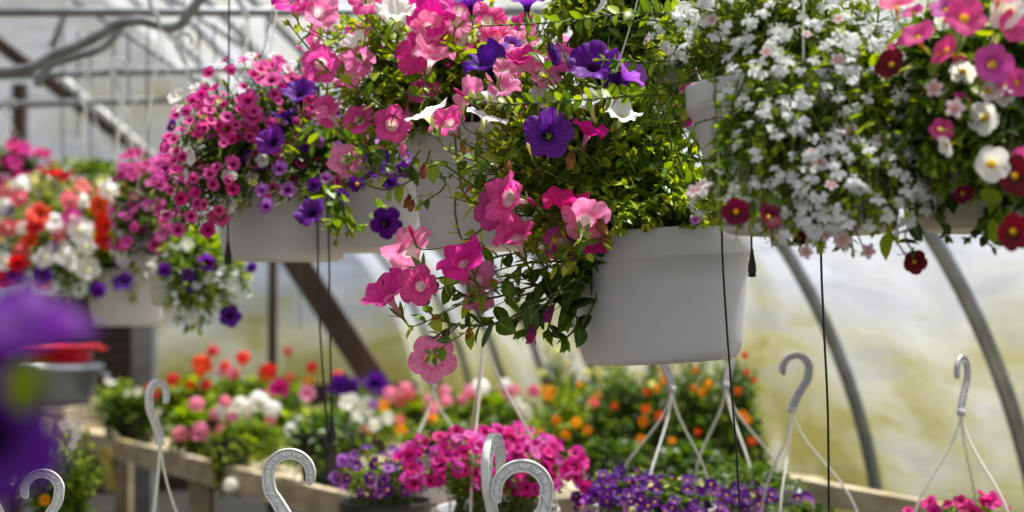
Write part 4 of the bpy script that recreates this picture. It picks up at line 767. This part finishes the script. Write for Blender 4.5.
bench_basket('basket with a pair of pale strands rising beside the drooping pink petunia', 430, 520, 3.9, .13, .15, POTW, [(430, 500, 3.9, 40, 18)], 40, LS['cal'], [('small', 'cmag', 10, .016)], hook=(433, 386, 22, 1, HOOKG, .3), ph=.0)

# ---------------------------------------------------------------- plants on the long bench
POTS_AT = []
def bench_plant(label, px, D, blobs, ls, spec, R=.085, group=None, cat='potted plant', name='potted_plant', nst=60, mat=POTB, zb=BZ, explicit=()):
    for dd in (0, .12, -.12, .24, -.24, .36, -.36, .5, -.5, .7, -.7):
        c = P(px, 400, D + dd); c[2] = zb
        if all(np.linalg.norm((c - q)[:2]) > R + r2 + .01 for q, r2 in POTS_AT): break
    POTS_AT.append((c, R)); T = empty(name, c, label, cat, group); h = R * 1.5; pot(T, c, R, h, mat, None, .78, .02)
    gl = G(); gs = G(); bl = [Blob(*b) for b in blobs]; root = c + [0, 0, h - .02]; grow(gl, gs, root, R * .8, bl, nst, ls, start=.25); sk = Blob(px, 400, D, 10, 10); sk.c = c + np.array([0, -R * .5, h * .55]); sk.r = np.array([R * 1.5, R * 1.0, h * .6]); grow(gl, gs, root, R * .8, [sk], nst // 2, ls, start=.25)
    for e in explicit: flower_at(T, gl, gs, e, root, ls)
    link('foliage', shift(gl, T).mesh('foliage'), T)['kind'] = 'stuff'; link('stems', shift(gs, T).mesh('stems'), T)['kind'] = 'stuff'
    scatter(T, bl, spec); return T
UG = lambda L, D: [('umbel', c, x, y, D, d, (rng.normal() * .2, .8, .5)) for c, x, y, d in L]
bench_plant('red geranium with the largest scarlet heads, left of the others', 200, 6.9, [(185, 398, 6.9, 40, 22)], LS['ger'], [], explicit=UG([('ger', 202, 366, 25), ('ger', 150, 393, 20), ('ger', 173, 380, 15), ('ger', 190, 385, 12), ('ger', 213, 352, 14), ('ger', 206, 385, 13), ('ger', 144, 402, 14)], 6.75), group=None)
bench_plant('red geranium second from the left, behind the white blooms', 243, 7.1, [(240, 392, 7.1, 32, 18)], LS['ger'], [], explicit=UG([('ger', 243, 359, 18), ('ger', 225, 366, 12), ('ger', 235, 375, 12), ('gpk', 232, 374, 16), ('gpk', 222, 372, 12)], 6.9))
bench_plant('red geranium standing behind the magenta petunias below the pale pot', 280, 7.2, [(280, 395, 7.2, 34, 18)], LS['ger'], [], explicit=UG([('ger', 268, 373, 22), ('ger', 312, 368, 14), ('ger', 338, 378, 16), ('salmon', 288, 352, 12), ('salmon', 290, 378, 12), ('org', 308, 382, 12)], 7.0))
bench_plant('mixed pink and white flowering plant at the left of the bench', 205, 5.9, [(205, 430, 5.9, 38, 34)], LS['ger'], [], explicit=UG([('gpk', 196, 405, 18), ('gpk', 180, 435, 18), ('gpk', 200, 432, 22), ('gpk', 222, 432, 18), ('gwh', 222, 412, 18), ('gwh', 240, 405, 18), ('gpk', 215, 415, 14), ('gpk', 232, 418, 14), ('gpk', 225, 402, 14), ('salmon', 232, 450, 10), ('gwh', 234, 456, 14)], 5.75))
bench_plant('white flowering plant on the bench right of the pink and white one', 262, 6.0, [(262, 430, 6.0, 36, 36)], LS['ger'], [], explicit=UG([('gwh', 258, 402, 24), ('gwh', 246, 410, 18), ('gwh', 272, 410, 20), ('gwh', 236, 415, 16), ('gpk', 270, 422, 14), ('gwh', 292, 430, 16), ('gwh', 298, 420, 10), ('gpk', 248, 420, 12)], 5.85))
bench_plant('trailing green plant with one white cluster over the bench edge', 232, 5.4, [(235, 472, 5.4, 26, 30), (270, 455, 5.5, 30, 24)], LS['midy'], [], explicit=UG([('gwh', 231, 486, 17)], 5.2))
bench_plant('leafy green plant with scattered white flowers in the middle of the bench', 325, 5.9, [(320, 430, 5.9, 40, 30), (310, 450, 5.8, 36, 18)], LS['midy'], [('petunia', 'white', 4, .03)], explicit=[('petunia', 'white', x, y, 5.7, d, (0, .3, 1)) for x, y, d in [(292, 432, 14), (327, 460, 13), (330, 420, 12), (345, 400, 12), (355, 415, 10)]])
bench_plant('magenta petunia plant among the blurred bench flowers', 280, 6.6, [(282, 405, 6.6, 30, 18)], LS['mid'], [], explicit=[('petunia', 'cmag', 279, 389, 6.4, 24, (-.2, .4, 1)), ('petunia', 'gpk', 307, 394, 6.4, 18, (.2, .4, 1)), ('petunia', 'cmag', 262, 396, 6.4, 14, (.2, .4, 1))])
bench_plant('deep purple petunia plant beside the hanging tube weight', 350, 6.7, [(352, 402, 6.7, 34, 20)], LS['mid'], [('petunia', 'deep', 4, .035)], explicit=[('petunia', 'deep', x, y, 6.5, d, (0, .3, 1)) for x, y, d in [(340, 385, 24), (350, 388, 20), (376, 383, 24), (386, 392, 16)]])
bench_plant('white and lilac petunia plant at the middle of the bench', 372, 6.1, [(370, 425, 6.1, 40, 26)], LS['midy'], [], explicit=[('petunia', c, x, y, 5.95, d, (0, .35, 1)) for c, x, y, d in [('white', 366, 406, 22), ('lilac', 374, 404, 12), ('white', 374, 425, 16), ('white', 388, 418, 14), ('white', 352, 400, 14), ('org', 384, 406, 12), ('org', 366, 430, 12), ('org', 402, 430, 14), ('white', 356, 432, 12), ('salmon', 400, 420, 12)]])
bench_plant('blush pink geranium below the drooping pink petunia', 415, 6.6, [(410, 415, 6.6, 42, 22)], LS['ger'], [], explicit=UG([('gpk', 390, 395, 18), ('gpk', 405, 390, 18), ('salmon', 400, 402, 14), ('gpk', 432, 410, 16), ('gpk', 428, 400, 12), ('gpk', 446, 402, 14), ('salmon', 410, 396, 14)], 6.4))
bench_plant('pink and white geranium right of the drooping pink petunia', 482, 6.7, [(478, 415, 6.7, 44, 24)], LS['ger'], [], explicit=UG([('gwh', 480, 388, 20), ('gpk', 470, 392, 16), ('gpk', 508, 392, 18), ('gwh', 505, 385, 14), ('gpk', 462, 400, 12), ('org', 438, 430, 12), ('org', 478, 400, 10), ('gpk', 445, 392, 14)], 6.5))
bench_plant('hot pink and white plant left of the marigolds', 525, 6.2, [(522, 425, 6.2, 36, 26)], LS['mid'], [], explicit=UG([('cpink', 534, 392, 16), ('gwh', 525, 410, 16), ('gwh', 516, 402, 12), ('gwh', 528, 416, 10), ('org', 548, 392, 15), ('gpk', 515, 390, 12)], 6.0))
def marig(pts, D): return [('pom', c, x, y, D, d * .88, (rng.normal() * .3, .4, .9)) for c, x, y, d in pts]
bench_plant('marigold bush with big orange heads left of the pale strands', 572, 5.6, [(565, 425, 5.6, 44, 46), (545, 440, 5.5, 30, 26)], LS['midy'], [('pom', 'org', 4, .02)], nst=120, explicit=marig([('org', 576, 422, 14), ('org', 556, 420, 13), ('org', 587, 430, 12), ('org', 548, 396, 13), ('salmon', 594, 402, 14), ('org', 540, 432, 10), ('cyel', 588, 372, 12), ('org', 580, 384, 9)], 5.35))
bench_plant('tall marigold bush directly below the big white pot', 640, 5.5, [(640, 405, 5.5, 44, 50), (625, 440, 5.4, 34, 30)], LS['mid'], [('pom', 'orr', 3, .018)], nst=150, explicit=marig([('org', 643, 421, 14), ('orr', 660, 416, 13), ('orr', 646, 409, 12), ('org', 641, 439, 12), ('org', 656, 388, 12), ('org', 665, 379, 14), ('orr', 647, 392, 10), ('cyel', 652, 384, 10), ('orr', 614, 406, 9)], 5.2))
bench_plant('orange marigold bush between the pale crossing strands', 700, 5.4, [(695, 400, 5.4, 40, 52), (700, 440, 5.3, 36, 34)], LS['mid'], [('pom', 'org', 3, .018)], nst=150, explicit=marig([('org', 684, 450, 13), ('orr', 682, 466, 11), ('org', 708, 384, 12), ('org', 702, 392, 12), ('org', 693, 388, 9), ('orr', 698, 432, 9), ('orr', 730, 451, 10), ('org', 695, 370, 9)], 5.15))
bench_plant('tall orange-flowered bush at the right of the marigolds, beside the film', 740, 5.2, [(738, 395, 5.2, 26, 44), (740, 440, 5.1, 24, 34)], LS['mid'], [], nst=90, explicit=marig([('orr', 738, 391, 10), ('org', 743, 415, 13), ('orr', 752, 441, 11), ('org', 748, 420, 10), ('orr', 745, 355, 10), ('orr', 747, 372, 9), ('orr', 754, 380, 8)], 5.0))
bench_plant('thin tall stemmed plant against the film, left of the big white pot', 558, 6.6, [(560, 375, 6.6, 20, 22), (553, 355, 6.6, 10, 14), (590, 385, 6.5, 20, 20)], LS['mid'], [('pom', 'cyel', 4, .02)], nst=40)
for i, (x, D, w) in enumerate([(120, 7.4, 'leftmost on the bench beside the grey post'), (150, 7.0, 'left of the red geraniums'), (135, 6.5, 'at the front corner of the bench')]):
    bench_plant('leafy green potted plant ' + w, x, D, [(x, 405 + i * 4, D, 32, 26)], LS['big'] if i else LS['midy'], [('small', 'white', 3, .02)], nst=70)
bench_plant('tall leafy bush filling the gap between the two marigold bushes', 610, 5.7, [(612, 395, 5.7, 26, 36), (600, 430, 5.6, 36, 34), (668, 410, 5.7, 30, 50)], LS['mid'], [('pom', 'org', 4, .017)], nst=120)
bench_plant('dark foliage plant in shade behind the violet calibrachoa', 610, 4.7, [(610, 462, 4.7, 40, 24)], LS['petd'], [], nst=80)
bench_plant('dark foliage plant under the crossing strands', 690, 4.7, [(690, 468, 4.7, 44, 22)], LS['petd'], [], nst=80)
bench_plant('green filler plant behind the magenta calibrachoa', 440, 5.0, [(445, 440, 5.0, 50, 22)], LS['mid'], [('pom', 'org', 2, .02)], nst=80)
bench_plant('green filler plant in the black pot between the bench boards', 330, 5.0, [(325, 455, 5.1, 44, 20)], LS['mid'], [], nst=70, R=.12)
# floor-level plants lower left
def floor_plant(label, px, D, blobs, ls, expl, zb=.45, cat='potted plant'): return bench_plant(label, px, D, blobs, ls, [], R=.1, zb=zb, nst=90, explicit=expl, cat=cat)
bench('lower timber shelf holding the white and yellow flowers at left', [(-1.9, 3.9), (-.95, 3.9), (-1.2, 4.9), (-2.2, 4.9)], .72)
floor_plant('white and yellow flowering plant at the lower left behind the purple petunia', 65, 4.3, [(70, 460, 4.3, 40, 42), (40, 470, 4.3, 34, 36)], LS['midy'], [('petunia', c, x, y, 4.05, d, (0, .3, 1)) for c, x, y, d in [('white', 65, 426, 13), ('white', 76, 435, 12), ('white', 45, 452, 12), ('cyel', 44, 425, 18), ('org', 45, 500, 12), ('white', 72, 445, 10), ('cyel', 43, 434, 12), ('white', 78, 425, 9)]], zb=.72)
# ---------------------------------------------------------------- near blurred petunia at the left edge
NP = [('petunia', 'deep', 18, 338, .62, 150, (.2, .93, .2), 1), ('petunia', 'deep', -20, 345, .66, 150, (-.1, .85, .3), 3), ('petunia', 'deep', -5, 440, .60, 120, (.4, .1, .9), 0), ('petunia', 'violet', -40, 380, .66, 130, (-.2, .2, .9), 0)]
c = P(-330, 620, .72); T = empty('hanging_basket', c, 'purple petunia blooms close to the lens at the left edge', 'hanging basket')
pot(T, c, .1, .13, POTW); gl = G(); gs = G(); root = c + [0, 0, .12]
for e in NP:
    kind, col, px, py, D, dia, nn, va = e; n = N(*nn); R = .027; pos = P(px, py, D); put_flower(T, kind, col, pos, n, R if py > 400 else .031, va, calyx=True)
    b = pos - n * R * 1.4; tube(gs, bez(b, b - n * .03, root + [0, 0, .06], root, 8), .0015, STEM, 5)
tip = P(28, 395, .62); path = crspline([root, P(-10, 470, .63), P(15, 430, .62), P(24, 405, .62)], 6); clothe(gl, gs, path, dict(L=.02, W=.4, m=LEAFY, mt=LEAFY, nr=5), .5, .006)
grow(gl, gs, root, .08, [Blob(-300, 380, .72, 130, 60)], 40, LS['pet'])
leaves(gl, np.repeat(P(24, 412, .6)[None], 9, 0), rng.normal(size=(9, 3)) * .25 + [0, 0, 1], rng.normal(size=(9, 3)), np.full(9, .021), np.full(9, .011), np.full(9, .1), LEAFY, 5, 3)
link('foliage', shift(gl, T).mesh('foliage'), T)['kind'] = 'stuff'; link('stems', shift(gs, T).mesh('stems'), T)
put_flower(T, 'small', 'lob', P(18, 296, 1.2), N(0, .3, 1), .012)

# ---------------------------------------------------------------- drip tubes and loose wires
def drip(pts, D, rad, label, weight=True, group=None, top=True, mat=BLACK):
    p = [P(x, y, D) for x, y in pts]
    if top: p = [np.array([p[0][0], p[0][1], TIE_Z])] + p
    p = crspline(p, 8); T = empty('drip_tube', p[0], label, 'drip tube', group); g = G(); tube(g, p, rad, mat, 8, True); link('tube', shift(g, T).mesh('tube'), T)
    if weight:
        e = p[-1]; s = rad / .0016; g = G(); lathe(g, [(.001, .012 * s), (.0022 * s, .012 * s), (.003 * s, .004 * s), (.0062 * s, -.012 * s), (.0066 * s, -.022 * s), (.0056 * s, -.026 * s), (.0062 * s, -.027 * s), (.006 * s, -.03 * s), (.001, -.031 * s)], mat, 14, e)
        link('weight', shift(g, T).mesh('weight'), T)
drip([(724, 150), (722, 238), (727, 330), (734, 420), (742, 540)], 2.13, .0016, 'black drip tube hanging in front of the large white pot', True)
drip([(822, 120), (821, 248), (824, 330), (828, 420), (829, 560)], 2.13, .0017, 'long black drip tube hanging below the white lobelia', True)
drip([(751, 180), (752, 257)], 2.0, .0014, 'short black drip tube with a bell weight at the right rim of the white pot', True)
drip([(318, 150), (318, 250), (320, 330), (328, 440)], 2.9, .0018, 'left of the two thin black tubes below the violet petunias', True)
drip([(327, 150), (329, 250), (330, 330), (332, 424)], 2.9, .0018, 'right of the two thin black tubes below the violet petunias', True)
drip([(228, 200), (228, 247)], 2.95, .0018, 'short black tube with a weight hanging over the pale pot rim', True)
drip([(300, 180), (300, 330)], 5.2, .0016, 'faint thin tube hanging beside the thin timber post', False, mat=STEELD)
for i, (x, y1, D) in enumerate([(62, 165, 6.2), (77, 140, 6.0), (113, 150, 5.6), (147, 160, 5.2), (128, 95, 6.0), (199, 90, 5.2), (214, 62, 5.0), (266, 40, 4.9), (242, 50, 5.0), (90, 165, 6.3)]):
    drip([(x + 1, 30), (x, y1 * .6), (x + 1, y1)], D, .003, 'thin grey wire hanging from the roof pipes against the sky', False, 'thin wires against the sky', mat=STEELD)
def loose_hanger(px, py, D, w, hy, label):
    """empty plastic hanger hung upside up from a roof pipe"""
    ft = P(px, py, D); T = empty('plastic_hanger', ft, label, 'hanger', None); hk, foot = hook_mesh(w, HOOKW, 1, .6); g = G(); addg(g, hk, np.eye(3), ft - foot, 1.); link('hanger_hook', shift(g, T).mesh('hanger_hook'), T)
    for k in range(3):
        a = k * 2.1 + .4; e = ft + np.array([.05 * math.cos(a), .05 * math.sin(a), -hy]); g = G(); tube(g, bez(ft, ft - [0, 0, hy * .3], e + [0, 0, hy * .3], e, 8), .0026, WIREW, 6); link('hanger_strand', shift(g, T).mesh('hanger_strand'), T)
loose_hanger(122, 92, 5.0, .06, .28, 'empty white plastic hanger dangling in the upper left, nearest the timber brace')
loose_hanger(88, 76, 6.0, .06, .3, 'empty white plastic hanger dangling left of the other one under the bent pipe')
loose_hanger(248, 20, 4.4, .06, .2, 'empty white plastic hanger at the top beside the pink mound')
pipe_thing('wire_hook', [(182, 10, 5.0), (182, 40, 5.0), (186, 50, 5.0), (194, 50, 5.0), (198, 40, 5.0), (198, 20, 5.0)], .0024, STEELD, 'thin wire bent in a U hanging over the sky at upper left', 'hook')

# ---------------------------------------------------------------- clutter at the left
g = G()
for i in range(7): beam(g, P(20, 310 + i * 12, 9.6), P(150, 310 + i * 12, 9.6), .03, .062, TIMBER)
beam(g, P(20, 345, 9.75), P(150, 345, 9.75), .02, .62, TIMBER); o = link('slatted_board', g.mesh('slatted_board', False)); tag(o, 'dark slatted timber boarding behind the grey post', 'boarding')
REDP = plain('glossy_red', (190, 16, 34), (206, 24, 40), .18, 4); GREYB = plain('blue_grey_plastic', (96, 104, 118), (120, 128, 140), .35, 5)
def tub(px, py, D, R, h, mat, label, z=None):
    c = P(px, py, D); T = empty('plastic_tub', c, label, 'tub'); g = G(); lathe(g, [(.001, 0), (R * .78, 0), (R * .82, .01), (R * .95, h * .85), (R * 1.06, h * .87), (R * 1.08, h), (R * 1.0, h), (R * .9, h * .85), (R * .76, .02), (.001, .02)], mat, 40, c); link('body', shift(g, T).mesh('tub'), T)
    for s in (-1, 1):
        g = G(); tube(g, crspline([c + [s * R * 1.05, -.04, h * .8], c + [s * R * 1.22, 0, h * .75], c + [s * R * 1.05, .04, h * .8]], 5), .008, mat, 6); link('handle', shift(g, T).mesh('handle'), T)
bench('far timber stand holding the tubs at the left', [(-2.85, 7.35), (-2.2, 7.35), (-2.1, 8.3), (-3.0, 8.3)], .94)
q = P(55, 300, 7.7); 
tub(52, 408, 7.7, .24, .22, GREYB, 'blue grey plastic tub under the red tub at left'); tub(58, 364, 7.7, .20, .10, REDP, 'glossy red plastic tub behind the purple petunia at left')
def crate(px, D, zb, label):
    c = P(px, 400, D); c[2] = zb; T = empty('nursery_pot', c, label, 'pot'); pot(T, c, .16, .24, POTB)
crate(135, 5.9, .0, 'large black nursery pot on the floor below the bench edge')
crate(118, 6.6, .0, 'black nursery pot on the floor farther under the bench')
crate(205, 5.9, .0, 'black nursery pot on the floor below the trailing green plant')
crate(255, 5.6, .0, 'black nursery pot on the floor right of the one below the trailing plant')
crate(170, 6.2, .0, 'black nursery pot on the floor straight behind the rising white hook')
g = G(); A = P(96, 450, 6.4); beam(g, P(103, 448, 6.3), P(112, 490, 6.3), .05, .012, plain('yellow_strap', (170, 150, 70), (190, 170, 90), .7, 10), (0, 1, 0)); tag(link('yellow_tag_strip', g.mesh('yellow_tag_strip', False)), 'yellowish strip hanging from the bench edge at left', 'strip')

# ================================================================ light, world, camera
w = bpy.data.worlds.new('world'); S.world = w; w.use_nodes = True; nt = w.node_tree; nt.nodes.clear(); L = nt.links.new
bg = nt.nodes.new('ShaderNodeBackground'); wo = nt.nodes.new('ShaderNodeOutputWorld'); tc = nt.nodes.new('ShaderNodeTexCoord'); no = nt.nodes.new('ShaderNodeTexNoise'); no.inputs['Scale'].default_value = 2.2; no.inputs['Detail'].default_value = 6
mp = nt.nodes.new('ShaderNodeMapping'); mp.inputs['Scale'].default_value = (1, 1, 2.5); L(tc.outputs['Generated'], mp.inputs[0]); L(mp.outputs[0], no.inputs['Vector'])
r = ramp(nt, [(.4, (.70, .80, .95, 1)), (.56, (1, 1, 1, 1))]); L(no.outputs['Fac'], r.inputs[0]); L(r.outputs[0], bg.inputs[0]); bg.inputs[1].default_value = .82; L(bg.outputs[0], wo.inputs[0])
sd = bpy.data.lights.new('sun', 'SUN'); sd.energy = 24; sd.angle = math.radians(1.2); sd.color = (1, .965, .91); so = bpy.data.objects.new('sun', sd); COL.objects.link(so)
sv = Vector((.30, .22, 1.05)).normalized(); so.rotation_euler = sv.to_track_quat('Z', 'Y').to_euler()
cd = bpy.data.cameras.new('camera'); cam = bpy.data.objects.new('camera', cd); COL.objects.link(cam); cam.location = (0, 0, EYE); cam.rotation_euler = (math.pi / 2 + PITCH, 0, 0)
cd.sensor_width = 36; cd.lens = FPX / 1024 * 36; cd.clip_start = .05; cd.dof.use_dof = True; cd.dof.focus_distance = 2.22; cd.dof.aperture_fstop = cd.lens / 19.; cd.dof.aperture_blades = 7
S.camera = cam; S.view_settings.view_transform = 'Standard'; S.view_settings.look = 'None'; S.view_settings.gamma = 1; S.view_settings.use_curve_mapping = False; S.view_settings.exposure = EXPO
S.cycles.use_denoising = True; S.cycles.max_bounces = 8; S.cycles.diffuse_bounces = 4; S.cycles.transmission_bounces = 6; S.cycles.transparent_max_bounces = 8; S.cycles.sample_clamp_indirect = 6
